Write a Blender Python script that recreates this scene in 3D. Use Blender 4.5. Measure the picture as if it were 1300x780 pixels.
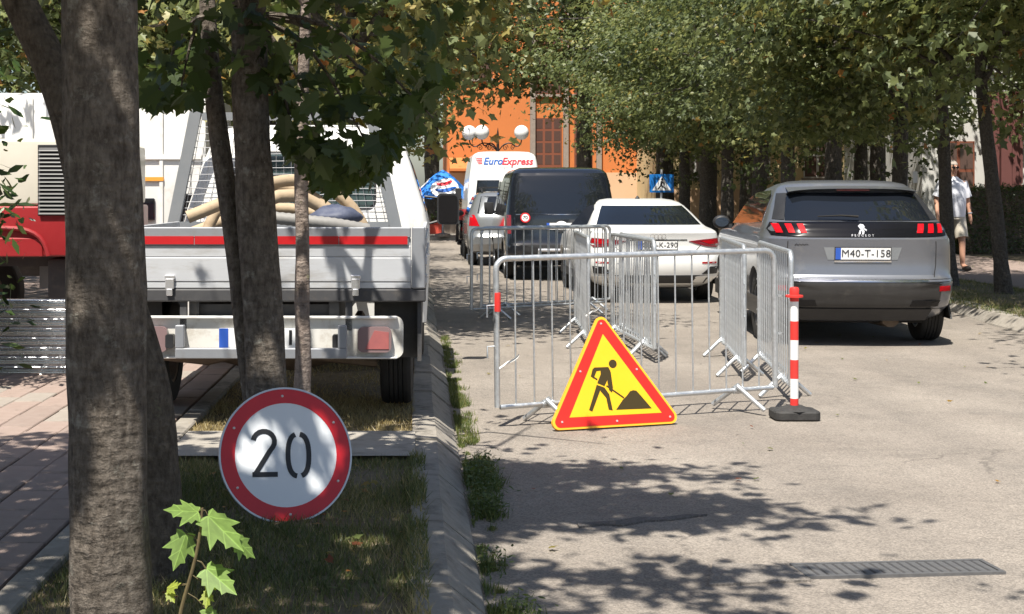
import bpy, bmesh, math, random
import numpy as np
from mathutils import Vector, Matrix, noise, Quaternion

for o in list(bpy.data.objects):
    bpy.data.objects.remove(o, do_unlink=True)
scene = bpy.context.scene
C = scene.collection
R = math.radians

# ------------------------------------------------------------------ camera
# street runs along +Y; eye 1.49 m above the road, beside the left kerb
FPX, VX, VY, EYE = 1816.0, 527.0, 246.0, 1.49
cam_d = bpy.data.cameras.new('camera')
cam = bpy.data.objects.new('camera', cam_d)
C.objects.link(cam)
cam.location = (0, 0, EYE)
cam.rotation_euler = (R(90), 0, 0)
cam_d.sensor_width = 36
cam_d.lens = 36 * FPX / 1300
cam_d.shift_x = (650 - VX) / 1300
cam_d.shift_y = -(390 - VY) / 1300
cam_d.clip_start = 0.05
cam_d.clip_end = 2000
scene.camera = cam

# ------------------------------------------------------------------ world, sun, exposure
LD = Vector((0.19, 0.48, -1.0)).normalized()          # direction the sunlight travels
w = bpy.data.worlds.new('World')
scene.world = w
w.use_nodes = True
nt = w.node_tree
nt.nodes.clear()
out = nt.nodes.new('ShaderNodeOutputWorld')
bg = nt.nodes.new('ShaderNodeBackground')
sky = nt.nodes.new('ShaderNodeTexSky')
sky.sky_type = 'NISHITA'
sky.sun_disc = False
sky.sun_elevation = math.asin(-LD.z)
sky.sun_rotation = math.atan2(-LD.x, -LD.y)
sky.air_density = 1.0
sky.dust_density = 1.5
nt.links.new(sky.outputs[0], bg.inputs[0])
bg.inputs[1].default_value = 0.075
nt.links.new(bg.outputs[0], out.inputs[0])
sd = bpy.data.lights.new('sun', 'SUN')
sd.energy = 4.6
sd.angle = R(0.53)
sd.color = (1.0, 0.95, 0.86)
sun = bpy.data.objects.new('sun', sd)
C.objects.link(sun)
sun.rotation_euler = LD.to_track_quat('-Z', 'Y').to_euler()
sun.location = (-10, -6, 20)
vs = scene.view_settings
vs.view_transform = 'Standard'
vs.look = 'None'
vs.gamma = 1.0
vs.use_curve_mapping = False
vs.exposure = 0.92


def at(px, py, Y):
    """world point at street distance Y that a photo measurement px,py stands for"""
    return Vector(((px - VX) / FPX * Y, Y, EYE - (py - VY) / FPX * Y))


# ------------------------------------------------------------------ materials
MATS = {}


def pmat(name, col, rough=0.6, metal=0.0, col2=None, nscale=8.0, namt=0.5, bump=0.0, bscale=60.0,
         coat=0.0, spec=0.5, stretch=(1, 1, 1), rvar=0.0, dirt=None, emit=None, ior=1.45, detail=6.0):
    m = bpy.data.materials.new(name)
    m.use_nodes = True
    n = m.node_tree.nodes
    l = m.node_tree.links
    b = n['Principled BSDF']
    b.inputs['Base Color'].default_value = (*col, 1)
    b.inputs['Roughness'].default_value = rough
    b.inputs['Metallic'].default_value = metal
    b.inputs['Coat Weight'].default_value = coat
    b.inputs['Coat Roughness'].default_value = 0.05
    b.inputs['Specular IOR Level'].default_value = spec
    b.inputs['IOR'].default_value = ior
    tc = n.new('ShaderNodeTexCoord')
    mp = n.new('ShaderNodeMapping')
    mp.inputs['Scale'].default_value = stretch
    l.new(tc.outputs['Object'], mp.inputs[0])
    colout = None
    if col2 is not None:
        no = n.new('ShaderNodeTexNoise')
        no.inputs['Scale'].default_value = nscale
        no.inputs['Detail'].default_value = detail
        no.inputs['Roughness'].default_value = 0.65
        l.new(mp.outputs[0], no.inputs['Vector'])
        rp = n.new('ShaderNodeValToRGB')
        rp.color_ramp.elements[0].position = 0.5 - namt / 2
        rp.color_ramp.elements[1].position = 0.5 + namt / 2
        rp.color_ramp.elements[0].color = (*col, 1)
        rp.color_ramp.elements[1].color = (*col2, 1)
        l.new(no.outputs['Fac'], rp.inputs[0])
        colout = rp.outputs[0]
        if rvar:
            mr = n.new('ShaderNodeMapRange')
            mr.inputs['From Min'].default_value = 0.3
            mr.inputs['From Max'].default_value = 0.7
            mr.inputs['To Min'].default_value = max(0.02, rough - rvar)
            mr.inputs['To Max'].default_value = min(1, rough + rvar)
            l.new(no.outputs['Fac'], mr.inputs[0])
            l.new(mr.outputs[0], b.inputs['Roughness'])
    if dirt is not None:                       # (colour, scale, low, high): blotches of grime
        dn = n.new('ShaderNodeTexNoise')
        dn.inputs['Scale'].default_value = dirt[1]
        dn.inputs['Detail'].default_value = 8
        dn.inputs['Roughness'].default_value = 0.7
        l.new(mp.outputs[0], dn.inputs['Vector'])
        dr = n.new('ShaderNodeMapRange')
        dr.inputs['From Min'].default_value = dirt[2]
        dr.inputs['From Max'].default_value = dirt[3]
        l.new(dn.outputs['Fac'], dr.inputs[0])
        mx = n.new('ShaderNodeMix')
        mx.data_type = 'RGBA'
        l.new(dr.outputs[0], mx.inputs['Factor'])
        if colout:
            l.new(colout, mx.inputs['A'])
        else:
            mx.inputs['A'].default_value = (*col, 1)
        mx.inputs['B'].default_value = (*dirt[0], 1)
        colout = mx.outputs['Result']
    if colout:
        l.new(colout, b.inputs['Base Color'])
    if bump:
        bn = n.new('ShaderNodeTexNoise')
        bn.inputs['Scale'].default_value = bscale
        bn.inputs['Detail'].default_value = 5
        l.new(mp.outputs[0], bn.inputs['Vector'])
        bp = n.new('ShaderNodeBump')
        bp.inputs['Strength'].default_value = bump
        bp.inputs['Distance'].default_value = 0.01
        l.new(bn.outputs['Fac'], bp.inputs['Height'])
        l.new(bp.outputs[0], b.inputs['Normal'])
    if emit:
        b.inputs['Emission Color'].default_value = (*emit[0], 1)
        b.inputs['Emission Strength'].default_value = emit[1]
    MATS[name] = m
    return m


def leafmat(name, cols, trans=0.35, rough=0.45, veins=False):
    """leaf colour comes from the per-leaf tint attribute (x picks along the ramp)"""
    m = bpy.data.materials.new(name)
    m.use_nodes = True
    n = m.node_tree.nodes
    l = m.node_tree.links
    b = n['Principled BSDF']
    a = n.new('ShaderNodeAttribute')
    a.attribute_name = 'tint'
    sp = n.new('ShaderNodeSeparateColor')
    l.new(a.outputs['Color'], sp.inputs[0])
    rp = n.new('ShaderNodeValToRGB')
    e = rp.color_ramp.elements
    e[0].position, e[0].color = cols[0][0], (*cols[0][1], 1)
    e[1].position, e[1].color = cols[-1][0], (*cols[-1][1], 1)
    for p, c in cols[1:-1]:
        k = e.new(p)
        k.color = (*c, 1)
    l.new(sp.outputs[0], rp.inputs[0])
    colo = rp.outputs[0]
    if veins:
        def mth(op, a, c_=None):
            q = n.new('ShaderNodeMath')
            q.operation = op
            for i_, v in ((0, a), (1, c_)):
                if v is None:
                    continue
                if isinstance(v, (int, float)):
                    q.inputs[i_].default_value = v
                else:
                    l.new(v, q.inputs[i_])
            return q.outputs[0]
        X = sp.outputs[1]
        Yv = mth('MULTIPLY', mth('SUBTRACT', sp.outputs[2], 0.25), 2.0)
        d = X
        for vx, vy in ((0.60, 0.52), (0.34, -0.10), (0.30, 0.74)):
            ln = math.hypot(vx, vy)
            y0 = 0.0 if vx != 0.30 else 0.45
            yy = mth('SUBTRACT', Yv, y0)
            dd_ = mth('ABSOLUTE', mth('DIVIDE', mth('SUBTRACT', mth('MULTIPLY', X, vy - y0), mth('MULTIPLY', yy, vx)), math.hypot(vx, vy - y0)))
            d = mth('MINIMUM', d, dd_)
        mr_ = n.new('ShaderNodeMapRange')
        mr_.inputs['From Min'].default_value = 0.006
        mr_.inputs['From Max'].default_value = 0.024
        mr_.inputs['To Min'].default_value = 1.5
        mr_.inputs['To Max'].default_value = 1.0
        l.new(d, mr_.inputs[0])
        tcn = n.new('ShaderNodeTexCoord')
        nz = n.new('ShaderNodeTexNoise')
        nz.inputs['Scale'].default_value = 5
        nz.inputs['Detail'].default_value = 6
        l.new(tcn.outputs['Object'], nz.inputs['Vector'])
        hv_ = n.new('ShaderNodeHueSaturation')
        l.new(mth('MULTIPLY', mr_.outputs[0], mth('ADD', mth('MULTIPLY', nz.outputs['Fac'], 0.9), 0.55)), hv_.inputs['Value'])
        l.new(colo, hv_.inputs['Color'])
        colo = hv_.outputs[0]
    l.new(colo, b.inputs['Base Color'])
    b.inputs['Roughness'].default_value = rough
    b.inputs['Specular IOR Level'].default_value = 0.45
    t = n.new('ShaderNodeBsdfTranslucent')
    hs = n.new('ShaderNodeHueSaturation')
    hs.inputs['Value'].default_value = 1.6
    hs.inputs['Saturation'].default_value = 1.15
    hs.inputs['Hue'].default_value = 0.485
    l.new(colo, hs.inputs['Color'])
    l.new(hs.outputs[0], t.inputs['Color'])
    mx = n.new('ShaderNodeMixShader')
    mx.inputs[0].default_value = trans
    l.new(b.outputs[0], mx.inputs[1])
    l.new(t.outputs[0], mx.inputs[2])
    l.new(mx.outputs[0], n['Material Output'].inputs[0])
    MATS[name] = m
    return m


def asphalt(name, base, light, dark, crack=True):
    m = bpy.data.materials.new(name)
    m.use_nodes = True
    n = m.node_tree.nodes
    l = m.node_tree.links
    b = n['Principled BSDF']
    b.inputs['Roughness'].default_value = 0.85
    b.inputs['Specular IOR Level'].default_value = 0.35
    tc = n.new('ShaderNodeTexCoord')

    def noi(scale, det=4, ro=0.6):
        q = n.new('ShaderNodeTexNoise')
        q.inputs['Scale'].default_value = scale
        q.inputs['Detail'].default_value = det
        q.inputs['Roughness'].default_value = ro
        l.new(tc.outputs['Object'], q.inputs['Vector'])
        return q

    def mix(fac, A, B):
        q = n.new('ShaderNodeMix')
        q.data_type = 'RGBA'
        l.new(fac, q.inputs['Factor'])
        for s, v in (('A', A), ('B', B)):
            if isinstance(v, tuple):
                q.inputs[s].default_value = (*v, 1)
            else:
                l.new(v, q.inputs[s])
        return q.outputs['Result']

    def rng(o, a, c, t0=0.0, t1=1.0):
        q = n.new('ShaderNodeMapRange')
        q.inputs['From Min'].default_value = a
        q.inputs['From Max'].default_value = c
        q.inputs['To Min'].default_value = t0
        q.inputs['To Max'].default_value = t1
        l.new(o, q.inputs[0])
        return q.outputs[0]
    big = noi(0.7, 5)
    c1 = mix(rng(big.outputs['Fac'], 0.35, 0.65), base, light)
    mid = noi(4.5, 8, 0.75)
    c2 = mix(rng(mid.outputs['Fac'], 0.56, 0.74, 0, 0.55), c1, dark)
    st = noi(1.3, 9, 0.8)
    c2 = mix(rng(st.outputs['Fac'], 0.50, 0.70, 0, 0.55), c2, dark)
    ty = n.new('ShaderNodeMapping')
    ty.inputs['Scale'].default_value = (1.6, 0.06, 1)
    l.new(tc.outputs['Object'], ty.inputs[0])
    tw_ = noi(1.0, 4)
    l.new(ty.outputs[0], tw_.inputs['Vector'])
    c2 = mix(rng(tw_.outputs['Fac'], 0.45, 0.68, 0, 0.30), c2, dark)
    # aggregate grains
    vo = n.new('ShaderNodeTexVoronoi')
    vo.inputs['Scale'].default_value = 140
    l.new(tc.outputs['Object'], vo.inputs['Vector'])
    sep = n.new('ShaderNodeSeparateColor')
    l.new(vo.outputs['Color'], sep.inputs[0])
    hv = n.new('ShaderNodeHueSaturation')
    l.new(rng(sep.outputs[0], 0, 1, 0.70, 1.30), hv.inputs['Value'])
    l.new(c2, hv.inputs['Color'])
    col = hv.outputs[0]
    if crack:
        wv = noi(3.0, 3)
        add = n.new('ShaderNodeVectorMath')
        add.operation = 'MULTIPLY_ADD'
        l.new(wv.outputs['Color'], add.inputs[0])
        add.inputs[1].default_value = (0.35, 0.35, 0)
        l.new(tc.outputs['Object'], add.inputs[2])
        vc = n.new('ShaderNodeTexVoronoi')
        vc.feature = 'DISTANCE_TO_EDGE'
        vc.inputs['Scale'].default_value = 0.62
        l.new(add.outputs[0], vc.inputs['Vector'])
        gate = noi(0.9, 2)
        mu = n.new('ShaderNodeMath')
        mu.operation = 'MULTIPLY'
        l.new(rng(vc.outputs['Distance'], 0.0015, 0.006, 1, 0), mu.inputs[0])
        l.new(rng(gate.outputs['Fac'], 0.52, 0.62, 0, 0.4), mu.inputs[1])
        col = mix(mu.outputs[0], col, (0.05, 0.045, 0.04))
    l.new(col, b.inputs['Base Color'])
    bp = n.new('ShaderNodeBump')
    bp.inputs['Strength'].default_value = 0.55
    bp.inputs['Distance'].default_value = 0.006
    l.new(sep.outputs[1], bp.inputs['Height'])
    bp2 = n.new('ShaderNodeBump')
    bp2.inputs['Strength'].default_value = 0.5
    bp2.inputs['Distance'].default_value = 0.03
    l.new(mid.outputs['Fac'], bp2.inputs['Height'])
    l.new(bp.outputs[0], bp2.inputs['Normal'])
    l.new(bp2.outputs[0], b.inputs['Normal'])
    MATS[name] = m
    return m


def barkmat(name, a, c, lichen, lscale=9.0, lo=0.60, hi=0.70):
    m = bpy.data.materials.new(name)
    m.use_nodes = True
    n = m.node_tree.nodes
    l = m.node_tree.links
    b = n['Principled BSDF']
    b.inputs['Roughness'].default_value = 0.9
    b.inputs['Specular IOR Level'].default_value = 0.2
    tc = n.new('ShaderNodeTexCoord')
    mp = n.new('ShaderNodeMapping')
    mp.inputs['Scale'].default_value = (1, 1, 0.45)
    l.new(tc.outputs['Object'], mp.inputs[0])
    mp2 = n.new('ShaderNodeMapping')
    mp2.inputs['Scale'].default_value = (1.1, 1.1, 2.4)
    l.new(tc.outputs['Object'], mp2.inputs[0])
    n1 = n.new('ShaderNodeTexNoise')
    n1.inputs['Scale'].default_value = 42
    n1.inputs['Detail'].default_value = 8
    n1.inputs['Roughness'].default_value = 0.7
    l.new(mp.outputs[0], n1.inputs['Vector'])
    n3 = n.new('ShaderNodeTexNoise')          # horizontal lenticels
    n3.inputs['Scale'].default_value = 16
    n3.inputs['Detail'].default_value = 5
    l.new(mp2.outputs[0], n3.inputs['Vector'])
    n2 = n.new('ShaderNodeTexNoise')
    n2.inputs['Scale'].default_value = lscale
    n2.inputs['Detail'].default_value = 7
    n2.inputs['Roughness'].default_value = 0.7
    l.new(tc.outputs['Object'], n2.inputs['Vector'])
    rp = n.new('ShaderNodeValToRGB')
    rp.color_ramp.elements[0].position = 0.35
    rp.color_ramp.elements[1].position = 0.68
    rp.color_ramp.elements[0].color = (*a, 1)
    rp.color_ramp.elements[1].color = (*c, 1)
    l.new(n1.outputs['Fac'], rp.inputs[0])
    hv = n.new('ShaderNodeHueSaturation')
    mr3 = n.new('ShaderNodeMapRange')
    mr3.inputs['From Min'].default_value = 0.35
    mr3.inputs['From Max'].default_value = 0.65
    mr3.inputs['To Min'].default_value = 0.84
    mr3.inputs['To Max'].default_value = 1.16
    l.new(n3.outputs['Fac'], mr3.inputs[0])
    l.new(mr3.outputs[0], hv.inputs['Value'])
    l.new(rp.outputs[0], hv.inputs['Color'])
    mr = n.new('ShaderNodeMapRange')
    mr.inputs['From Min'].default_value = lo
    mr.inputs['From Max'].default_value = hi
    l.new(n2.outputs['Fac'], mr.inputs[0])
    mx = n.new('ShaderNodeMix')
    mx.data_type = 'RGBA'
    l.new(mr.outputs[0], mx.inputs['Factor'])
    l.new(hv.outputs[0], mx.inputs['A'])
    mx.inputs['B'].default_value = (*lichen, 1)
    l.new(mx.outputs['Result'], b.inputs['Base Color'])
    ad = n.new('ShaderNodeMath')
    ad.operation = 'ADD'
    l.new(n1.outputs['Fac'], ad.inputs[0])
    l.new(n3.outputs['Fac'], ad.inputs[1])
    bp = n.new('ShaderNodeBump')
    bp.inputs['Strength'].default_value = 1.0
    bp.inputs['Distance'].default_value = 0.022
    l.new(ad.outputs[0], bp.inputs['Height'])
    l.new(bp.outputs[0], b.inputs['Normal'])
    MATS[name] = m
    return m


asphalt('asphalt', (0.225, 0.195, 0.165), (0.285, 0.25, 0.213), (0.12, 0.108, 0.096))
asphalt('asphalt_patch', (0.215, 0.190, 0.165), (0.265, 0.236, 0.204), (0.13, 0.118, 0.105), crack=False)
asphalt('asphalt_tar', (0.11, 0.10, 0.095), (0.15, 0.14, 0.13), (0.06, 0.055, 0.05), crack=False)
pmat('soil', (0.10, 0.078, 0.05), 0.95, col2=(0.20, 0.16, 0.10), nscale=18, bump=0.6, bscale=70)
pmat('concrete', (0.26, 0.235, 0.20), 0.9, col2=(0.36, 0.33, 0.285), nscale=9, bump=0.35, bscale=110, dirt=((0.12, 0.11, 0.09), 3.5, 0.55, 0.72))
pmat('kerb_concrete', (0.235, 0.21, 0.178), 0.92, col2=(0.34, 0.31, 0.265), nscale=14, bump=0.5, bscale=90, dirt=((0.10, 0.09, 0.075), 5, 0.52, 0.72))
pmat('paver_pink', (0.275, 0.205, 0.172), 0.9, col2=(0.33, 0.255, 0.218), nscale=10, bump=0.3, bscale=160, dirt=((0.15, 0.12, 0.10), 3, 0.55, 0.75))
pmat('paver_rose', (0.245, 0.185, 0.157), 0.9, col2=(0.30, 0.235, 0.20), nscale=12, bump=0.3, bscale=160, dirt=((0.15, 0.12, 0.10), 3, 0.55, 0.75))
pmat('paver_grey', (0.27, 0.235, 0.20), 0.9, col2=(0.33, 0.29, 0.25), nscale=12, bump=0.3, bscale=160, dirt=((0.15, 0.12, 0.10), 3, 0.55, 0.75))
pmat('joint_sand', (0.12, 0.095, 0.07), 0.95, col2=(0.17, 0.14, 0.10), nscale=40)
barkmat('bark_dark', (0.085, 0.069, 0.055), (0.235, 0.200, 0.165), (0.33, 0.31, 0.26), 13, 0.58, 0.70)
barkmat('bark_brown', (0.070, 0.056, 0.044), (0.18, 0.15, 0.118), (0.22, 0.215, 0.14), 8, 0.60, 0.72)
barkmat('bark_pale', (0.20, 0.155, 0.13), (0.34, 0.28, 0.24), (0.25, 0.24, 0.13), 9, 0.60, 0.70)
barkmat('bark_far', (0.060, 0.052, 0.044), (0.13, 0.115, 0.10), (0.18, 0.17, 0.15), 6, 0.58, 0.7)
pmat('bark_scar', (0.30, 0.21, 0.13), 0.85, col2=(0.16, 0.10, 0.06), nscale=30, stretch=(1, 1, 0.3), bump=0.5, bscale=80)
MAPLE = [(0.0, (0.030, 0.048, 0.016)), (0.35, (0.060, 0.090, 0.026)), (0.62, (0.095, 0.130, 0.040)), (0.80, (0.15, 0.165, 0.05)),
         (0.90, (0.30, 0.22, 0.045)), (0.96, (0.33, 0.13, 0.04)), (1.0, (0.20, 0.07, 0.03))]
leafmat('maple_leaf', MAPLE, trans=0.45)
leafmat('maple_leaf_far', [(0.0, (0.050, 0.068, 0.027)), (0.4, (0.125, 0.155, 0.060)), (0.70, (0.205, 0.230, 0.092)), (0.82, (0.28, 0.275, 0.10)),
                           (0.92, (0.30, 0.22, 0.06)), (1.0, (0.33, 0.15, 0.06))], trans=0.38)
leafmat('laurel_leaf', [(0.0, (0.02, 0.04, 0.012)), (0.6, (0.05, 0.085, 0.02)), (1.0, (0.13, 0.17, 0.045))], trans=0.2, rough=0.3)
leafmat('sapling_leaf', [(0.0, (0.16, 0.26, 0.06)), (0.6, (0.24, 0.36, 0.09)), (1.0, (0.36, 0.40, 0.06))], trans=0.45, veins=True)
leafmat('weed_leaf', [(0.0, (0.05, 0.08, 0.025)), (0.6, (0.11, 0.15, 0.04)), (1.0, (0.26, 0.24, 0.09))], trans=0.3)
leafmat('grass_blade', [(0.0, (0.055, 0.075, 0.026)), (0.5, (0.12, 0.145, 0.046)), (0.8, (0.27, 0.235, 0.10)), (1.0, (0.44, 0.36, 0.18))], trans=0.25)
leafmat('dry_grass', [(0.0, (0.17, 0.14, 0.05)), (0.5, (0.33, 0.26, 0.11)), (1.0, (0.46, 0.37, 0.19))], trans=0.2)
pmat('stem', (0.10, 0.07, 0.035), 0.7, col2=(0.16, 0.13, 0.06), nscale=30)
pmat('galvanised', (0.52, 0.54, 0.56), 0.42, 0.75, col2=(0.66, 0.68, 0.69), nscale=35, namt=0.4, rvar=0.1, dirt=((0.33, 0.30, 0.26), 9, 0.60, 0.82))
pmat('zinc_sheet', (0.70, 0.72, 0.74), 0.24, 0.95, col2=(0.80, 0.81, 0.82), nscale=12, rvar=0.1, dirt=((0.40, 0.37, 0.33), 6, 0.58, 0.8))
pmat('sign_white', (0.70, 0.73, 0.76), 0.35, col2=(0.75, 0.77, 0.79), nscale=5, dirt=((0.55, 0.54, 0.50), 4, 0.62, 0.85))
pmat('sign_red', (0.55, 0.012, 0.02), 0.35, col2=(0.62, 0.02, 0.025), nscale=6)
pmat('sign_orange_red', (0.66, 0.018, 0.012), 0.4, col2=(0.71, 0.026, 0.014), nscale=6)
pmat('sign_yellow', (0.76, 0.44, 0.012), 0.4, col2=(0.79, 0.47, 0.02), nscale=6)
pmat('sign_amber', (0.85, 0.42, 0.03), 0.4)
pmat('sign_black', (0.012, 0.012, 0.013), 0.45)
pmat('sign_brown', (0.045, 0.03, 0.006), 0.45)
pmat('sign_grey', (0.45, 0.46, 0.47), 0.4, 0.6, col2=(0.55, 0.55, 0.55), nscale=20)
pmat('sign_blue', (0.015, 0.16, 0.50), 0.35)
pmat('bolt', (0.62, 0.55, 0.52), 0.4, 0.5)
pmat('post_red', (0.72, 0.035, 0.03), 0.4, col2=(0.66, 0.05, 0.04), nscale=12, dirt=((0.4, 0.1, 0.08), 20, 0.62, 0.8))
pmat('post_white', (0.80, 0.79, 0.77), 0.4, dirt=((0.55, 0.52, 0.48), 14, 0.6, 0.8))
pmat('rubber', (0.022, 0.021, 0.021), 0.75, col2=(0.05, 0.048, 0.045), nscale=14, bump=0.2, bscale=90)
pmat('tyre', (0.014, 0.014, 0.014), 0.8, col2=(0.035, 0.033, 0.031), nscale=9, bump=0.2, bscale=80)
pmat('rim', (0.45, 0.46, 0.48), 0.3, 0.9)
pmat('black_plastic', (0.018, 0.018, 0.02), 0.5, col2=(0.03, 0.03, 0.032), nscale=9, bump=0.05, bscale=300)
pmat('dark_bumper', (0.030, 0.029, 0.029), 0.38, col2=(0.045, 0.043, 0.042), nscale=5, dirt=((0.09, 0.082, 0.072), 4, 0.55, 0.8))
pmat('underbody', (0.012, 0.011, 0.010), 0.9, col2=(0.03, 0.027, 0.024), nscale=6)
pmat('gloss_black', (0.006, 0.006, 0.008), 0.14, spec=0.4)
pmat('car_glass', (0.008, 0.010, 0.014), 0.03, spec=0.7, ior=1.5)
pmat('cab_glass', (0.05, 0.075, 0.075), 0.06, spec=0.6)
pmat('silver_paint', (0.178, 0.187, 0.214), 0.34, 0.55, coat=0.6, col2=(0.196, 0.205, 0.230), nscale=3, dirt=((0.30, 0.29, 0.28), 5, 0.58, 0.85))
pmat('white_paint', (0.80, 0.80, 0.79), 0.3, coat=0.6, col2=(0.77, 0.77, 0.75), nscale=3, dirt=((0.66, 0.64, 0.60), 4, 0.6, 0.85))
pmat('black_paint', (0.010, 0.012, 0.017), 0.10, coat=1.0)
pmat('grey_paint', (0.30, 0.31, 0.32), 0.3, 0.6, coat=0.8)
pmat('chrome', (0.75, 0.75, 0.76), 0.14, 1.0)
pmat('badge', (0.70, 0.70, 0.72), 0.25, 0.8)
pmat('lamp_red', (0.46, 0.004, 0.010), 0.45, spec=0.15)
pmat('lamp_dark_red', (0.22, 0.02, 0.03), 0.2, coat=0.6)
pmat('lamp_old_red', (0.42, 0.13, 0.12), 0.3, coat=0.3, col2=(0.33, 0.11, 0.11), nscale=20)
pmat('lamp_grey', (0.24, 0.16, 0.16), 0.35, coat=0.3)
pmat('plate_white', (0.80, 0.80, 0.79), 0.4)
pmat('plate_blue', (0.03, 0.10, 0.45), 0.4)
pmat('plate_ink', (0.015, 0.015, 0.018), 0.5)
pmat('bed_grey', (0.50, 0.51, 0.53), 0.5, 0.15, col2=(0.55, 0.56, 0.575), nscale=4, stretch=(0.4, 1, 2), dirt=((0.30, 0.27, 0.23), 5, 0.50, 0.78), bump=0.04, bscale=30)
pmat('bed_rail', (0.26, 0.27, 0.29), 0.5, 0.3, col2=(0.31, 0.32, 0.34), nscale=8, dirt=((0.27, 0.25, 0.23), 9, 0.55, 0.8))
pmat('dark_steel', (0.055, 0.055, 0.06), 0.6, 0.2, col2=(0.09, 0.088, 0.088), nscale=9, dirt=((0.14, 0.12, 0.10), 7, 0.55, 0.8))
pmat('truck_white', (0.78, 0.775, 0.75), 0.4, coat=0.2, col2=(0.74, 0.73, 0.70), nscale=4, dirt=((0.52, 0.47, 0.40), 4, 0.52, 0.82))
pmat('truck_cream', (0.70, 0.685, 0.64), 0.45, col2=(0.64, 0.62, 0.57), nscale=6, dirt=((0.38, 0.31, 0.23), 7, 0.50, 0.76))
pmat('tape_red', (0.52, 0.015, 0.02), 0.3, col2=(0.45, 0.015, 0.018), nscale=15)
pmat('rust_steel', (0.13, 0.095, 0.07), 0.8, 0.2, col2=(0.22, 0.17, 0.13), nscale=14, bump=0.2)
pmat('frame_grey', (0.22, 0.235, 0.25), 0.5, 0.3, col2=(0.27, 0.28, 0.29), nscale=7)
pmat('mirror_dark', (0.10, 0.12, 0.16), 0.05, 0.9)
pmat('wire', (0.33, 0.33, 0.34), 0.5, 0.6)
pmat('hose_beige', (0.45, 0.345, 0.225), 0.7, col2=(0.38, 0.285, 0.185), nscale=9, dirt=((0.30, 0.20, 0.12), 7, 0.55, 0.8), bump=0.15, bscale=50)
pmat('hose_grey', (0.20, 0.195, 0.185), 0.6, col2=(0.27, 0.255, 0.235), nscale=12)
pmat('tarp_blue', (0.035, 0.045, 0.09), 0.6, col2=(0.10, 0.11, 0.15), nscale=14, bump=0.4, bscale=25)
pmat('old_red', (0.27, 0.014, 0.018), 0.4, coat=0.2, col2=(0.31, 0.022, 0.024), nscale=4, dirt=((0.26, 0.06, 0.045), 7, 0.58, 0.8))
pmat('cream_paint', (0.66, 0.62, 0.52), 0.4, coat=0.2, col2=(0.61, 0.57, 0.48), nscale=4, dirt=((0.48, 0.42, 0.33), 6, 0.6, 0.85))
pmat('orange_stripe', (0.75, 0.33, 0.05), 0.5)
pmat('skin', (0.50, 0.27, 0.18), 0.55, col2=(0.56, 0.31, 0.21), nscale=9)
pmat('shirt', (0.74, 0.75, 0.82), 0.85, bump=0.2, bscale=12, col2=(0.78, 0.79, 0.84), nscale=6)
pmat('shorts', (0.55, 0.50, 0.42), 0.9, bump=0.25, bscale=14)
pmat('hair', (0.35, 0.30, 0.26), 0.8)
pmat('shoe', (0.05, 0.045, 0.04), 0.7)
pmat('facade_orange', (0.58, 0.19, 0.055), 0.9, col2=(0.53, 0.17, 0.05), nscale=0.8, bump=0.1, bscale=20)
pmat('facade_peach', (0.62, 0.42, 0.27), 0.9, col2=(0.56, 0.37, 0.23), nscale=0.8)
pmat('facade_yellow', (0.66, 0.53, 0.30), 0.9, col2=(0.60, 0.47, 0.26), nscale=0.8)
pmat('facade_white', (0.58, 0.57, 0.54), 0.9, col2=(0.53, 0.52, 0.49), nscale=0.8)
pmat('stone_pillar', (0.24, 0.20, 0.17), 0.9, col2=(0.31, 0.26, 0.22), nscale=6)
pmat('brown_frame', (0.20, 0.065, 0.035), 0.6)
pmat('red_column', (0.15, 0.055, 0.05), 0.7, col2=(0.12, 0.045, 0.04), nscale=5)
pmat('pane', (0.10, 0.06, 0.05), 0.08, spec=0.6)
pmat('roof_tile', (0.26, 0.10, 0.06), 0.85, col2=(0.20, 0.08, 0.05), nscale=5)
pmat('iron', (0.03, 0.022, 0.02), 0.55, 0.4)
pmat('globe', (0.80, 0.80, 0.80), 0.3, col2=(0.72, 0.72, 0.72), nscale=4)
pmat('parasol_blue', (0.03, 0.20, 0.66), 0.8)
pmat('logo_white', (0.82, 0.82, 0.84), 0.7)
pmat('logo_red', (0.65, 0.03, 0.05), 0.6)
pmat('logo_blue', (0.02, 0.11, 0.42), 0.6)
pmat('planter_red', (0.52, 0.07, 0.045), 0.7)
pmat('awning_beige', (0.55, 0.48, 0.40), 0.8)
pmat('grate', (0.13, 0.13, 0.135), 0.55, 0.5, col2=(0.20, 0.195, 0.19), nscale=20, bump=0.2)
pmat('pole_grey', (0.42, 0.43, 0.45), 0.6, 0.2, col2=(0.36, 0.37, 0.39), nscale=6)
pmat('paper', (0.75, 0.75, 0.74), 0.8)


# ------------------------------------------------------------------ mesh tools
def link(name, me, mat=None, parent=None, smooth=False, angle=35):
    if mat is not None:
        me.materials.append(MATS[mat])
    if smooth:
        smoothen(me, angle)
    o = bpy.data.objects.new(name, me)
    C.objects.link(o)
    if parent is not None:
        o.parent = parent
    return o


def smoothen(me, angle=35):
    me.polygons.foreach_set('use_smooth', np.ones(len(me.polygons), bool))
    bm = bmesh.new()
    bm.from_mesh(me)
    th = R(angle)
    for e in bm.edges:
        if len(e.link_faces) == 2 and e.calc_face_angle(0) > th:
            e.smooth = False
    bm.to_mesh(me)
    bm.free()


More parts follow.
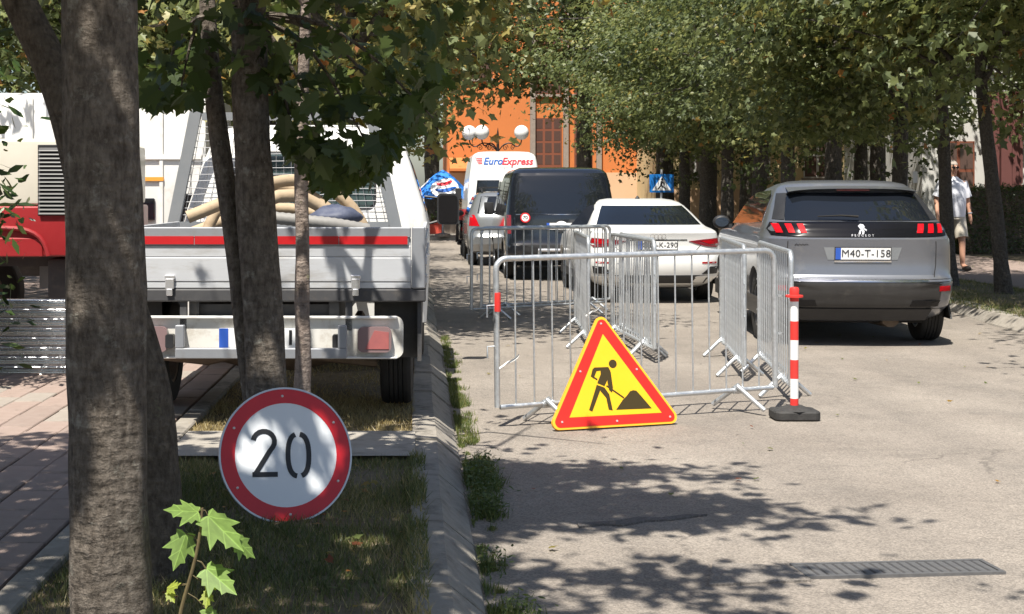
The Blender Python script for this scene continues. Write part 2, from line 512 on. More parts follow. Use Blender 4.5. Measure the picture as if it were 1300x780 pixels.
class MB:
    def __init__(s):
        s.v = []
        s.f = []

    def add(s, vs, fs):
        o = len(s.v)
        s.v += [tuple(p) for p in vs]
        s.f += [tuple(i + o for i in f) for f in fs]
        return s

    def box(s, x0, x1, y0, y1, z0, z1, M=None):
        vs = [Vector((x, y, z)) for z in (z0, z1) for y in (y0, y1) for x in (x0, x1)]
        if M is not None:
            vs = [M @ p for p in vs]
        return s.add(vs, [(0, 2, 3, 1), (4, 5, 7, 6), (0, 1, 5, 4), (2, 6, 7, 3), (0, 4, 6, 2), (1, 3, 7, 5)])

    def hexa(s, b, t):
        """frustum-like box: b, t = four bottom and four top points, same winding"""
        return s.add(list(b) + list(t), [(3, 2, 1, 0), (4, 5, 6, 7)] + [(i, (i + 1) % 4, 4 + (i + 1) % 4, 4 + i) for i in range(4)])

    def tube(s, pts, rad, n=8, cap=True, jitter=0.0, seed=0):
        pts = [Vector(p) for p in pts]
        if not isinstance(rad, (list, tuple)):
            rad = [rad] * len(pts)
        o = len(s.v)
        prev = None
        for i, p in enumerate(pts):
            d = (pts[min(i + 1, len(pts) - 1)] - pts[max(i - 1, 0)]).normalized()
            if prev is None:
                up = Vector((0, 0, 1)) if abs(d.z) < 0.9 else Vector((0, 1, 0))
                a = d.cross(up).normalized()
            else:
                a = (prev - d * prev.dot(d)).normalized()
            prev = a
            b = d.cross(a)
            for k in range(n):
                t = 2 * math.pi * k / n
                r = rad[i]
                if jitter:
                    r *= 1 + jitter * noise.noise(Vector((math.cos(t) * 1.6 + seed, math.sin(t) * 1.6, p.z * 2.3 + seed))) \
                        + 0.45 * jitter * noise.noise(Vector((math.cos(t) * 5 + seed, math.sin(t) * 5, p.z * 9)))
                s.v.append(tuple(p + a * (r * math.cos(t)) + b * (r * math.sin(t))))
        for i in range(len(pts) - 1):
            for k in range(n):
                q = o + i * n
                s.f.append((q + k, q + (k + 1) % n, q + n + (k + 1) % n, q + n + k))
        if cap:
            s.f.append(tuple(o + k for k in reversed(range(n))))
            e = o + (len(pts) - 1) * n
            s.f.append(tuple(e + k for k in range(n)))
        return s

    def lathe(s, prof, n=20, M=None, close=False):
        """prof: (r, h) list; axis = local z"""
        M = M or Matrix()
        o = len(s.v)
        for r, h in prof:
            for k in range(n):
                t = 2 * math.pi * k / n
                s.v.append(tuple(M @ Vector((r * math.cos(t), r * math.sin(t), h))))
        m = len(prof)
        for i in range(m - 1 + (1 if close else 0)):
            for k in range(n):
                a, b = o + i * n, o + ((i + 1) % m) * n
                s.f.append((a + k, a + (k + 1) % n, b + (k + 1) % n, b + k))
        if not close:
            s.f.append(tuple(o + k for k in reversed(range(n))))
            s.f.append(tuple(o + (m - 1) * n + k for k in range(n)))
        return s

    def prism(s, poly, fn, d0, d1):
        """2-D polygon mapped by fn(u, v, depth) and given thickness"""
        n = len(poly)
        vs = [fn(u, v, d0) for u, v in poly] + [fn(u, v, d1) for u, v in poly]
        return s.add(vs, [tuple(reversed(range(n))), tuple(range(n, 2 * n))] +
                     [(i, (i + 1) % n, n + (i + 1) % n, n + i) for i in range(n)])

    def decal(s, poly, fn, off, thick=0.006, rings=3, seg=0.07):
        """star-shaped polygon laid on a curved surface fn(u, v, off), with an edge"""
        P = []
        n = len(poly)
        for i in range(n):
            a, b = poly[i], poly[(i + 1) % n]
            k = max(1, int(math.ceil(math.hypot(b[0] - a[0], b[1] - a[1]) / seg)))
            for j in range(k):
                P.append((a[0] + (b[0] - a[0]) * j / k, a[1] + (b[1] - a[1]) * j / k))
        cx = sum(p[0] for p in P) / len(P)
        cy = sum(p[1] for p in P) / len(P)
        m = len(P)
        vs = [fn(u, v, off - thick) for u, v in P]
        for r in range(rings):
            q = 1 - r / rings
            vs += [fn(cx + (u - cx) * q, cy + (v - cy) * q, off) for u, v in P]
        vs.append(fn(cx, cy, off))
        fs = []
        for r in range(rings):
            for i in range(m):
                a, b = r * m, (r + 1) * m
                fs.append((a + i, a + (i + 1) % m, b + (i + 1) % m, b + i))
        e = rings * m
        for i in range(m):
            fs.append((e + i, e + (i + 1) % m, (rings + 1) * m))
        return s.add(vs, fs)

    def grid(s, fn, nu, nv):
        o = len(s.v)
        for j in range(nv + 1):
            for i in range(nu + 1):
                s.v.append(tuple(fn(i / nu, j / nv)))
        for j in range(nv):
            for i in range(nu):
                a = o + j * (nu + 1) + i
                s.f.append((a, a + 1, a + nu + 2, a + nu + 1))
        return s

    def sphere(s, c, r, n=16, m=10, sc=(1, 1, 1)):
        prof = [(max(1e-4, math.sin(math.pi * i / m)) * r, -math.cos(math.pi * i / m) * r) for i in range(m + 1)]
        return s.lathe(prof, n, Matrix.Translation(c) @ Matrix.Diagonal((*sc, 1)))

    def mesh(s, name='m'):
        me = bpy.data.meshes.new(name)
        me.from_pydata(s.v, [], s.f)
        me.update()
        return me

    def build(s, name, mat, parent=None, smooth=False, bevel=0.0, angle=35, segs=1):
        me = s.mesh(name)
        if bevel:
            bm = bmesh.new()
            bm.from_mesh(me)
            bmesh.ops.remove_doubles(bm, verts=bm.verts, dist=1e-5)
            ed = [e for e in bm.edges if len(e.link_faces) == 2 and e.calc_face_angle(0) > R(30)]
            bmesh.ops.bevel(bm, geom=ed, offset=bevel, segments=segs, profile=0.6, affect='EDGES', clamp_overlap=True)
            bm.to_mesh(me)
            bm.free()
        return link(name, me, mat, parent, smooth or bool(bevel and segs > 1), angle)


def tag(o, label=None, cat=None, group=None, kind=None):
    if label:
        o['label'] = label
    if cat:
        o['category'] = cat
    if group:
        o['group'] = group
    if kind:
        o['kind'] = kind
    return o


def thing(name, loc, label, cat, rz=0.0, group=None):
    o = bpy.data.objects.new(name, None)
    C.objects.link(o)
    o.empty_display_size = 0.2
    o.location = loc
    o.rotation_euler = (0, 0, rz)
    return tag(o, label, cat, group)


def copy_tree(o, parent=None):
    c = o.copy()
    C.objects.link(c)
    c.parent = parent
    for ch in list(o.children):
        copy_tree(ch, c)
    return c


def text_geo(body, size=1.0, shear=0.0, offset=0.0, spacing=1.0):
    c = bpy.data.curves.new('t', 'FONT')
    c.body = body
    c.size = size
    c.shear = shear
    c.offset = offset
    c.space_character = spacing
    c.align_x = 'CENTER'
    c.align_y = 'CENTER'
    c.resolution_u = 3
    o = bpy.data.objects.new('t', c)
    C.objects.link(o)
    dg = bpy.context.evaluated_depsgraph_get()
    me = bpy.data.meshes.new_from_object(o.evaluated_get(dg))
    vs = [(v.co.x, v.co.y) for v in me.vertices]
    fs = [tuple(p.vertices) for p in me.polygons]
    bpy.data.objects.remove(o)
    bpy.data.curves.remove(c)
    bpy.data.meshes.remove(me)
    return vs, fs


def put_text(mb, body, fn, size, off, **k):
    vs, fs = text_geo(body, size, **k)
    mb.add([fn(u, v, off) for u, v in vs], fs)


def ribbon(pts, wid):
    """flat stroke outline around a 2-D polyline"""
    L, Rr = [], []
    for i, p in enumerate(pts):
        a = pts[max(i - 1, 0)]
        b = pts[min(i + 1, len(pts) - 1)]
        dx, dy = b[0] - a[0], b[1] - a[1]
        q = math.hypot(dx, dy) or 1
        L.append((p[0] - dy / q * wid / 2, p[1] + dx / q * wid / 2))
        Rr.append((p[0] + dy / q * wid / 2, p[1] - dx / q * wid / 2))
    return L, Rr


def stroke(mb, pts, wid, fn, d0, d1):
    L, Rr = ribbon(pts, wid)
    for i in range(len(pts) - 1):
        mb.prism([L[i], L[i + 1], Rr[i + 1], Rr[i]], fn, d0, d1)


# ------------------------------------------------------------------ foliage
LEAF_NEAR = [(0, 0), (0.16, -0.10), (0.34, -0.10), (0.30, 0.06), (0.46, 0.17), (0.40, 0.27), (0.60, 0.52), (0.40, 0.50), (0.27, 0.48), (0.25, 0.66), (0.30, 0.74), (0.15, 0.80), (0, 1.05)]
LEAF_FAR = [(0, 0), (0.30, -0.04), (0.28, 0.15), (0.56, 0.46), (0.24, 0.50), (0, 1.0)]
LEAF_OVAL = [(0, 0), (0.10, 0.18), (0.16, 0.45), (0.11, 0.78), (0, 1.0)]


def leaf_mesh(name, cen, nrm, dirs, size, tint, tmpl, fold=0.25, curl=0.15):
    """two half-blade polygons per leaf, folded along the midrib"""
    T = np.array(tmpl, float)
    k = len(T)
    N = len(cen)
    n = nrm / np.linalg.norm(nrm, axis=1, keepdims=True)
    b = dirs - n * np.sum(dirs * n, axis=1, keepdims=True)
    b /= np.linalg.norm(b, axis=1, keepdims=True) + 1e-9
    a = np.cross(b, n)
    r_ = np.random.default_rng(N + 17)
    many = N > 1
    wx = r_.uniform(0.62, 1.1, N) if many else np.ones(N)
    jit = r_.normal(size=(N, 2, k, 2)) * (0.05 if many else 0.0)
    jit[:, :, 0] = 0
    jit[:, :, -1] = 0
    bend = r_.uniform(0.3, 2.0, N) if many else np.ones(N)
    V = np.zeros((N, 2, k, 3))
    for h, sgn in ((0, 1.0), (1, -1.0)):
        x = T[:, 0] * sgn
        y = T[:, 1]
        z = -fold * np.abs(T[:, 0]) - curl * T[:, 1] ** 2
        xx_ = x[None, :] * wx[:, None] + jit[:, h, :, 0]
        yy_ = y[None, :] + jit[:, h, :, 1]
        zz_ = z[None, :] * bend[:, None]
        V[:, h] = cen[:, None, :] + size[:, None, None] * (xx_[..., None] * a[:, None, :] + yy_[..., None] * b[:, None, :] + zz_[..., None] * n[:, None, :])
    # reverse winding for the mirrored half
    V[:, 1] = V[:, 1, ::-1]
    nv = N * 2 * k
    me = bpy.data.meshes.new(name)
    me.vertices.add(nv)
    me.vertices.foreach_set('co', V.reshape(-1))
    me.loops.add(nv)
    me.loops.foreach_set('vertex_index', np.arange(nv, dtype=np.int32))
    me.polygons.add(N * 2)
    me.polygons.foreach_set('loop_start', np.arange(0, nv, k, dtype=np.int32))
    me.polygons.foreach_set('loop_total', np.full(N * 2, k, dtype=np.int32))
    me.update(calc_edges=True)
    at_ = me.attributes.new('tint', 'FLOAT_COLOR', 'POINT')
    col = np.ones((nv, 4), np.float32)
    col[:, 0] = np.repeat(tint, 2 * k)
    gx = np.concatenate([T[:, 0], T[::-1, 0]])
    gy = np.concatenate([T[:, 1], T[::-1, 1]])
    col[:, 1] = np.tile(gx, N)
    col[:, 2] = np.tile(gy * 0.5 + 0.25, N)
    at_.data.foreach_set('color', col.reshape(-1))
    return me


def tri_mesh(name, V, tint):
    """V: (N,3,3) triangles"""
    N = len(V)
    me = bpy.data.meshes.new(name)
    me.vertices.add(N * 3)
    me.vertices.foreach_set('co', V.reshape(-1))
    me.loops.add(N * 3)
    me.loops.foreach_set('vertex_index', np.arange(N * 3, dtype=np.int32))
    me.polygons.add(N)
    me.polygons.foreach_set('loop_start', np.arange(0, N * 3, 3, dtype=np.int32))
    me.polygons.foreach_set('loop_total', np.full(N, 3, dtype=np.int32))
    me.update(calc_edges=True)
    at_ = me.attributes.new('tint', 'FLOAT_COLOR', 'POINT')
    col = np.ones((N * 3, 4), np.float32)
    col[:, 0] = np.repeat(tint, 3)
    at_.data.foreach_set('color', col.reshape(-1))
    return me


def crown_points(rng, ells, ncl, per, clr, flat=0.55, shell=0.45):
    """leaf points in flattened clusters through ellipsoid volumes"""
    vol = np.array([e[1][0] * e[1][1] * e[1][2] for e in ells])
    idx = rng.choice(len(ells), ncl, p=vol / vol.sum())
    d = rng.normal(size=(ncl, 3))
    d /= np.linalg.norm(d, axis=1, keepdims=True)
    r = shell + (1 - shell) * rng.random(ncl) ** 0.6
    r *= 1 + 0.18 * rng.normal(size=ncl)
    ctr = np.array([ells[i][0] for i in idx]) + d * r[:, None] * np.array([ells[i][1] for i in idx])
    p = rng.normal(size=(ncl, per, 3)) * clr * np.array([1, 1, flat])
    P = (ctr[:, None, :] + p).reshape(-1, 3)
    outw = np.repeat(d, per, axis=0)
    tin = np.repeat(rng.random(ncl), per)
    return P, outw, tin, ctr


def leaf_dirs(rng, outw, up=0.75, spread=0.55, droop=0.5):
    N = len(outw)
    n = outw * 0.6 + np.array([0, 0, up]) + rng.normal(size=(N, 3)) * spread
    a = rng.random(N) * 2 * math.pi
    dr = np.stack([np.cos(a), np.sin(a), -droop + 0.35 * rng.normal(size=N)], 1)
    return n, dr


def tints(rng, cl, N, orange=0.03, base=0.35, var=0.25):
    t = base + var * (cl - 0.5) * 1.4 + 0.13 * rng.normal(size=N)
    t = np.clip(t, 0.0, 0.84)
    pick = (rng.random(N) < orange)
    t[pick] = 0.86 + 0.14 * rng.random(pick.sum())
    return t.astype(np.float32)

# ================================================================== SETTING
PZ = 0.12                                   # pavement level above the road
me = MB().box(-400, 400, -200, 900, -0.5, -0.03)
tag(me.build('ground', 'soil'), kind='structure')


def sheet(name, x0, x1, y0, y1, z, mat, nx=1, ny=1, wob=0.0, kind='structure', thick=0.0):
    m = MB()

    def f(u, v):
        x, y = x0 + (x1 - x0) * u, y0 + (y1 - y0) * v
        return (x, y, z + wob * noise.noise(Vector((x * 1.7, y * 1.7, 3.0))))
    m.grid(f, nx, ny)
    return tag(m.build(name, mat, smooth=wob > 0), kind=kind)


road = sheet('road', 0.1, 7.2, -8, 46, 0.0, 'asphalt', 60, 220, 0.006)
# repaired strips in the asphalt, a few mm proud
patch = MB()
pp = [at(733, 667, 1), at(733, 667, 1)]


def onroad(px, py, z=0.0):
    Y = FPX * (EYE - z) / (py - VY)
    return Vector(((px - VX) / FPX * Y, Y, z))


def road_poly(name, pts, mat, z=0.012):
    m = MB()
    m.prism([(p.x, p.y) for p in pts], lambda u, v, d: (u, v, d), -0.02, z)
    o = m.build(name, mat)
    o.parent = road
    return o


road_poly('tar_seam', [onroad(733, 666), onroad(735, 671), onroad(765, 667), onroad(790, 669), onroad(820, 663), onroad(850, 662), onroad(898, 655), onroad(870, 655), onroad(840, 659), onroad(810, 658), onroad(780, 663)], 'asphalt_tar', 0.0075)
road_poly('road_patch', [onroad(905, 716), onroad(1012, 722), onroad(1030, 739), onroad(900, 745)], 'asphalt_patch', 0.009)

# ---- left verge, kerb, pavement
verge = sheet('verge', -1.32, 0.02, -6, 46, 0.098, 'soil', 12, 120, 0.012)
kerb = tag(MB().box(0.0, 0.245, -6, 46, -0.05, 0.0).build('kerb', 'soil'), kind='structure')
kprof = [(-0.01, 0.0), (-0.01, 0.118), (0.0, 0.122), (0.06, 0.122), (0.125, 0.120), (0.25, 0.014), (0.255, 0.0)]


def kerb_mesh(prof, L):
    m = MB()
    n = len(prof)
    st = 4
    vs = []
    for i in range(st + 1):
        y = L * i / st
        for q, (x, z) in enumerate(prof):
            k = 0.0025 * noise.noise(Vector((x * 9, y * 3 + L, z * 9))) if 0 < q < n - 1 else 0
            e = 0.985 if i in (0, st) and 0 < q < n - 1 else 1
            vs.append((x + k, y, z * e + k))
    fs = []
    for i in range(st):
        for q in range(n - 1):
            a = i * n + q
            fs.append((a, a + 1, a + n + 1, a + n))
    fs += [tuple(range(n)), tuple(reversed(range(st * n, st * n + n)))]
    m.add(vs, fs)
    return m


km = kerb_mesh(kprof, 0.984).mesh('kerb_stone')
km.materials.append(MATS['kerb_concrete'])
rnd = random.Random(4)
for i in range(-4, 45):
    o = bpy.data.objects.new('kerb_stone', km)
    C.objects.link(o)
    o.parent = kerb
    o.location = (rnd.uniform(-0.012, 0.010), i + 0.006, rnd.uniform(-0.010, 0.006))
    o.rotation_euler = (rnd.uniform(-0.006, 0.006), rnd.uniform(-0.02, 0.02), rnd.uniform(-0.006, 0.006))

slab = sheet('path_slab', -1.30, 0.0, 7.42, 8.2, 0.13, 'concrete', 26, 16, 0.004)
pave = tag(MB().box(-9.0, -1.32, -6, 30, -0.02, 0.104).build('pavement', 'joint_sand'), kind='structure')
pm = []
for mt in ('paver_pink', 'paver_rose', 'paver_grey', 'paver_pink'):
    q = MB().box(-0.097, 0.097, -0.196, 0.196, 0.05, 0.124)
    o = q.build('paver', mt, bevel=0.006)
    pm.append(o.data)
    bpy.data.objects.remove(o)
rest = MB()
n_p = 0
for c in range(30):
    x = -1.545 - 0.2 * c
    for r in range(-2, 60):
        y = 4.6 + 0.4 * r + (0.2 if c % 2 else 0)
        vis = (x + 0.15 > -0.29 * y - 0.25) and 5.0 < y < 12.6 and n_p < 299
        jz = rnd.uniform(-0.004, 0.004)
        if vis:
            n_p += 1
            o = bpy.data.objects.new('paver', pm[rnd.choice((0, 0, 1, 1, 2, 3))])
            C.objects.link(o)
            o.parent = pave
            o.location = (x, y, jz)
            o.rotation_euler = (rnd.uniform(-0.008, 0.008), rnd.uniform(-0.012, 0.012), rnd.uniform(-0.006, 0.006))
        else:
            rest.box(x - 0.097, x + 0.097, y - 0.196, y + 0.196, 0.05, 0.122 + jz)
tag(rest.build('paver_field', 'paver_pink', pave), kind='stuff')
edg = MB().box(-0.058, 0.058, 0.003, 0.994, 0.02, 0.128).build('edging', 'kerb_concrete', bevel=0.008)
em = edg.data
bpy.data.objects.remove(edg)
for i in range(3, 20):
    o = bpy.data.objects.new('edging_stone', em)
    C.objects.link(o)
    o.parent = pave
    o.location = (-1.372 + rnd.uniform(-0.004, 0.004), i, rnd.uniform(-0.004, 0.004))

# ---- right side
rk = [(6.25, 10.0), (6.42, 14.6), (6.55, 16.4), (6.78, 18.0), (6.85, 21.0), (6.9, 30.0), (6.9, 46.0)]
rkerb = MB()
n = 7
vs, fs = [], []
rpts = []
for i in range(len(rk) - 1):
    for t in range(6):
        rpts.append((rk[i][0] + (rk[i + 1][0] - rk[i][0]) * t / 6, rk[i][1] + (rk[i + 1][1] - rk[i][1]) * t / 6))
rpts.append(rk[-1])
for x, y in rpts:
    for a, b in kprof:
        vs.append((x + 0.26 - a, y, b))
for i in range(len(rpts) - 1):
    for q in range(n - 1):
        a = i * n + q
        fs.append((a, a + n, a + n + 1, a + 1))
rkerb.add(vs, fs)
tag(rkerb.build('kerb', 'kerb_concrete', smooth=True, angle=30), kind='structure')
m = MB()
vs, fs = [], []
for i, (x, y) in enumerate(rpts):
    for k in range(7):
        u = k / 6
        X = x + 0.255 + (8.7 - x - 0.255) * u
        vs.append((X, y, 0.112 + 0.03 * math.sin(u * 3.1) + 0.015 * noise.noise(Vector((X * 2, y * 2, 0)))))
for i in range(len(rpts) - 1):
    for k in range(6):
        a = i * 7 + k
        fs.append((a, a + 1, a + 8, a + 7))
m.add(vs, fs)
tag(m.build('verge', 'soil', smooth=True), kind='structure')
sheet('pavement', 8.69, 12.2, 8, 46, 0.125, 'paver_rose', 8, 60, 0.004)
sheet('lawn', 12.2, 40, 8, 60, 0.11, 'soil', 20, 30, 0.03)
tag(MB().box(-12, 30, 45.9, 120, -0.02, 0.11).build('plaza_pavement', 'concrete'), kind='structure')

# ---- grass, weeds, leaf litter
rng = np.random.default_rng(7)


def blades(name, P, hgt, wid, tint, mat, lean=0.5, seed=1):
    r = np.random.default_rng(seed)
    N = len(P)
    a = r.random(N) * 2 * math.pi
    side = np.stack([np.cos(a), np.sin(a), np.zeros(N)], 1) * wid[:, None]
    b = r.random(N) * 2 * math.pi
    l = r.random(N) * lean * hgt
    tip = P + np.stack([np.cos(b) * l, np.sin(b) * l, hgt], 1)
    V = np.stack([P - side, P + side, tip], 1)
    me = tri_mesh(name, V, tint.astype(np.float32))
    o = link(name, me, mat)
    return tag(o, kind='stuff')


def scatter(N, x0, x1, y0, y1, z, patch=0.0, seed=0):
    r = np.random.default_rng(seed)
    P = np.stack([r.uniform(x0, x1, N), r.uniform(y0, y1, N), np.full(N, z)], 1)
    if patch:
        k = np.array([noise.noise(Vector((p[0] * 2.2 + seed, p[1] * 2.2, 0))) for p in P])
        P = P[k > -patch + 0.35 * r.normal(size=N)]
    return P


P = scatter(60000, -1.31, -0.005, 3.4, 7.42, 0.092, 0.28, 11)
Pe = scatter(5000, -0.03, 0.05, 3.4, 7.5, 0.118, 0.05, 17)
P = np.concatenate([P, Pe])
cl = np.array([noise.noise(Vector((p[0] * 1.6, p[1] * 1.6, 5))) for p in P])
g = blades('grass', P, rng.uniform(0.018, 0.055, len(P)), rng.uniform(0.0016, 0.0034, len(P)),
           np.clip(0.53 + 0.65 * cl + 0.22 * rng.normal(size=len(P)), 0, 1), 'grass_blade', 1.1, 3)
tag(g, 'short patchy green and brown grass on the shaded verge', 'grass')
P = np.concatenate([scatter(14000, -1.31, -0.005, 8.2, 9.7, 0.09, 0.35, 12), scatter(16000, -1.31, -0.01, 9.7, 15, 0.09, 0.1, 14)])
g = blades('dry_grass', P, rng.uniform(0.015, 0.05, len(P)), rng.uniform(0.002, 0.0045, len(P)), np.clip(rng.normal(0.5, 0.3, len(P)), 0, 1), 'dry_grass', 1.3, 5)
tag(g, 'dry straw coloured grass around the rear wheel of the flatbed truck', 'grass')
P = np.concatenate([scatter(30000, 6.7, 8.68, 13.5, 24, 0.115, 0.22, 21), scatter(9000, 6.9, 8.68, 24, 40, 0.115, 0.2, 22)])
cl = np.array([noise.noise(Vector((p[0] * 1.1, p[1] * 1.1, 9))) for p in P])
g = blades('grass', P, rng.uniform(0.02, 0.07, len(P)), rng.uniform(0.003, 0.006, len(P)),
           np.clip(0.58 + 0.5 * cl + 0.2 * rng.normal(size=len(P)), 0, 1), 'grass_blade', 1.1, 6)
tag(g, 'patchy grass along the right hand verge under the street trees', 'grass')
# gutter weeds: tufts along the foot of the kerb
tuft = []
r7 = np.random.default_rng(31)
spots = [(0.31, y, s) for y, s in zip(np.concatenate([r7.uniform(6.55, 7.7, 34), r7.uniform(7.7, 11.5, 46), r7.uniform(11.5, 15, 16), r7.uniform(5.0, 5.75, 9)]),
                                       np.concatenate([r7.uniform(0.045, 0.095, 34), r7.uniform(0.028, 0.06, 46), r7.uniform(0.03, 0.05, 16), r7.uniform(0.03, 0.075, 9)]))]
spots += [(0.285, y, s) for y, s in zip(r7.uniform(5.0, 14.5, 90), r7.uniform(0.016, 0.04, 90))]
Ps, Hs, Ws, Ts = [], [], [], []
Lc, Lo, Ls, Lt = [], [], [], []
for x, y, s in spots:
    k = 60
    big = s > 0.06
    c = np.array([x + r7.normal() * 0.03 + (0.03 if big else 0), y, 0.0])
    p = c + np.stack([r7.normal(size=k) * s * 0.45, r7.normal(size=k) * s * 0.9, np.zeros(k)], 1)
    p[:, 0] = np.maximum(p[:, 0], 0.262)
    Ps.append(p)
    Hs.append(r7.uniform(0.3, 1.1, k) * s)
    Ws.append(np.full(k, 0.003))
    Ts.append(np.clip(r7.normal(0.45 if big else 0.6, 0.22, k), 0, 1))
    if big:
        k = 55
        q = c + np.stack([r7.normal(size=k) * s * 0.55, r7.normal(size=k) * s * 0.8, r7.uniform(0.1, 1.2, k) * s], 1)
        q[:, 0] = np.maximum(q[:, 0], 0.27)
        Lc.append(q)
        Lt.append(np.clip(r7.normal(0.3, 0.2, k), 0, 1))
g = blades('gutter_weeds', np.concatenate(Ps), np.concatenate(Hs), np.concatenate(Ws), np.concatenate(Ts), 'weed_leaf', 0.9, 8)
tag(g, 'strip of low weeds and grass growing in the gutter beside the kerb', 'weeds')
q = np.concatenate(Lc)
nn, dd = leaf_dirs(r7, np.zeros_like(q) + np.array([0, 0, 1.0]), 0.8, 0.6, 0.1)
lo = link('weed_leaves', leaf_mesh('weed_leaves', q, nn, dd, r7.uniform(0.018, 0.035, len(q)), np.concatenate(Lt).astype(np.float32), LEAF_OVAL), 'weed_leaf', g)
tag(lo, kind='stuff')
# fallen leaves
k = 260
q = np.concatenate([np.stack([r7.uniform(-1.3, 0.0, 120), r7.uniform(3.6, 7.4, 120), np.full(120, 0.125)], 1),
                    np.stack([r7.uniform(0.3, 6.2, 60), r7.uniform(4.8, 16, 60), np.full(60, 0.016)], 1),
                    np.stack([r7.uniform(6.9, 12.0, 80), r7.uniform(15, 30, 80), np.full(80, 0.15)], 1)])
nn = np.stack([r7.normal(size=k) * 0.25, r7.normal(size=k) * 0.25, np.ones(k)], 1)
dd = np.stack([r7.normal(size=k), r7.normal(size=k), np.zeros(k)], 1)
tt = np.clip(r7.normal(0.84, 0.14, k), 0.4, 1.0).astype(np.float32)
lo = link('leaf_litter', leaf_mesh('leaf_litter', q, nn, dd, r7.uniform(0.02, 0.055, k), tt, LEAF_FAR, 0.1, 0.05), 'maple_leaf')
tag(lo, 'scattered dry fallen leaves on the verge and the road', 'leaves', kind='stuff')

# ---- drain grate let into the road
gt = thing('drain_grate', (1.905, 5.66, 0.004), 'rectangular grey steel drain grate let into the asphalt', 'grate', rz=0.09)
MB().box(-0.385, 0.385, -0.085, 0.085, -0.02, 0.0015).build('pit', 'dark_steel', gt)
f = MB()
f.box(-0.40, 0.40, -0.10, -0.082, -0.01, 0.0075).box(-0.40, 0.40, 0.082, 0.10, -0.01, 0.0075)
f.box(-0.40, -0.383, -0.081, 0.081, -0.01, 0.007).box(0.383, 0.40, -0.081, 0.081, -0.01, 0.007)
f.build('frame', 'grate', gt)
gb = MB().box(-0.0135, 0.0135, -0.081, 0.081, -0.01, 0.0055).build('slat', 'grate', gt, bevel=0.002)
for i in range(20):
    o = gb if i == 0 else gb.copy()
    if i:
        C.objects.link(o)
    o.location = (-0.365 + 0.0384 * i, 0, 0)

# ================================================================== TREES
def interp_path(pts, rad, step=0.12):
    P, Q = [], []
    for i in range(len(pts) - 1):
        a, b = Vector(pts[i]), Vector(pts[i + 1])
        k = max(1, int((b - a).length / step))
        for j in range(k):
            t = j / k
            P.append(a.lerp(b, t))
            Q.append(rad[i] + (rad[i + 1] - rad[i]) * t)
    P.append(Vector(pts[-1]))
    Q.append(rad[-1])
    # smooth
    for _ in range(3):
        P = [P[0]] + [(P[i - 1] + P[i] * 2 + P[i + 1]) / 4 for i in range(1, len(P) - 1)] + [P[-1]]
    return P, Q


def limbs(mb, rng, start, r0, ctrs, n, bend=0.25):
    for j in range(min(n, len(ctrs))):
        e = Vector(ctrs[j])
        s = Vector(start[j % len(start)])
        mid = s.lerp(e, 0.45) + Vector((rng.normal() * bend, rng.normal() * bend, abs(rng.normal()) * bend * 0.8))
        P = [s, s.lerp(mid, 0.6), mid, mid.lerp(e, 0.6), e]
        mb.tube(P, [r0, r0 * 0.75, r0 * 0.5, r0 * 0.3, r0 * 0.12], 6, cap=False)


def crown_mesh(name, rng, ells, ncl, per, clr, size, tmpl, base=0.35, var=0.3, orange=0.02, up=0.75, droop=0.5, shell=0.45, flat=0.55, keep=None, spread=0.5):
    P, ow, cl, ctr = crown_points(rng, ells, ncl, per, clr, flat, shell)
    if keep is not None:
        k = keep(P)
        P, ow, cl = P[k], ow[k], cl[k]
    n, d = leaf_dirs(rng, ow, up, spread, droop)
    N = len(P)
    sz = size * (0.5 + 0.75 * rng.random(N) ** 0.8)
    # turning leaves come in clumps
    org = np.where(cl > 0.94, orange * 9, orange)
    t = tints(rng, cl, N, 0.0, base, var)
    pick = rng.random(N) < org
    t[pick] = 0.86 + 0.14 * rng.random(pick.sum())
    return leaf_mesh(name, P, n, d, sz, t, tmpl), ctr


# ---- the four trees on the near verge -------------------------------------
rt = np.random.default_rng(101)


def shadow_cull(P):
    """keeps or drops leaves by where their shadow lands, to shape the shade"""
    r = np.random.default_rng(len(P))
    sx, sy = -LD.x / LD.z, -LD.y / LD.z
    lx0, ly0 = P[:, 0] + sx * P[:, 2], P[:, 1] + sy * P[:, 2]
    lx = P[:, 0] + sx * P[:, 2] + 0.12 * r.normal(size=len(P))
    ly = P[:, 1] + sy * P[:, 2] + 0.10 * r.normal(size=len(P))
    pr = np.ones(len(P))
    edge = 1.55 + 0.75 * np.sin(ly * 4.1) + 0.35 * np.sin(ly * 11.0)
    rd = lx > 0.35
    pr = np.where(rd & (lx > edge), 0.03, pr)
    pr = np.where(rd & (ly < 6.40) & (ly > 5.72), 0.02, pr)
    pr = np.where(rd & (ly < 5.75), 0.45, pr)
    pr = np.where(rd & (ly < 5.3), 0.2, pr)
    pr = np.where(ly > np.where(rd, 7.85, 7.6), np.where(rd, 0.008, 0.02), pr)
    pr = np.where((lx < -1.4) & (ly < 8.2), 1.0, pr)
    pr = np.where((lx < -1.4) & (ly > 8.15), 0.03, pr)
    for hx, hy, hr in ((-0.60, 4.46, 0.24), (-0.88, 4.33, 0.17), (-0.55, 6.9, 0.10), (-0.57, 5.15, 0.09), (-0.305, 6.27, 0.11), (-0.56, 6.42, 0.085), (-0.31, 6.52, 0.07), (-0.64, 6.30, 0.085), (-0.28, 6.40, 0.07), (-0.2, 5.75, 0.12), (-0.7, 5.4, 0.08)):  # gaps cut through the crowns to place sun flecks below
        pr = np.where((lx0 - hx) ** 2 + (ly0 - hy) ** 2 < hr * hr, 0.0, pr)
    return (r.random(len(P)) < pr) | ((P[:, 2] < 2.2) & (P[:, 1] < 7.0))


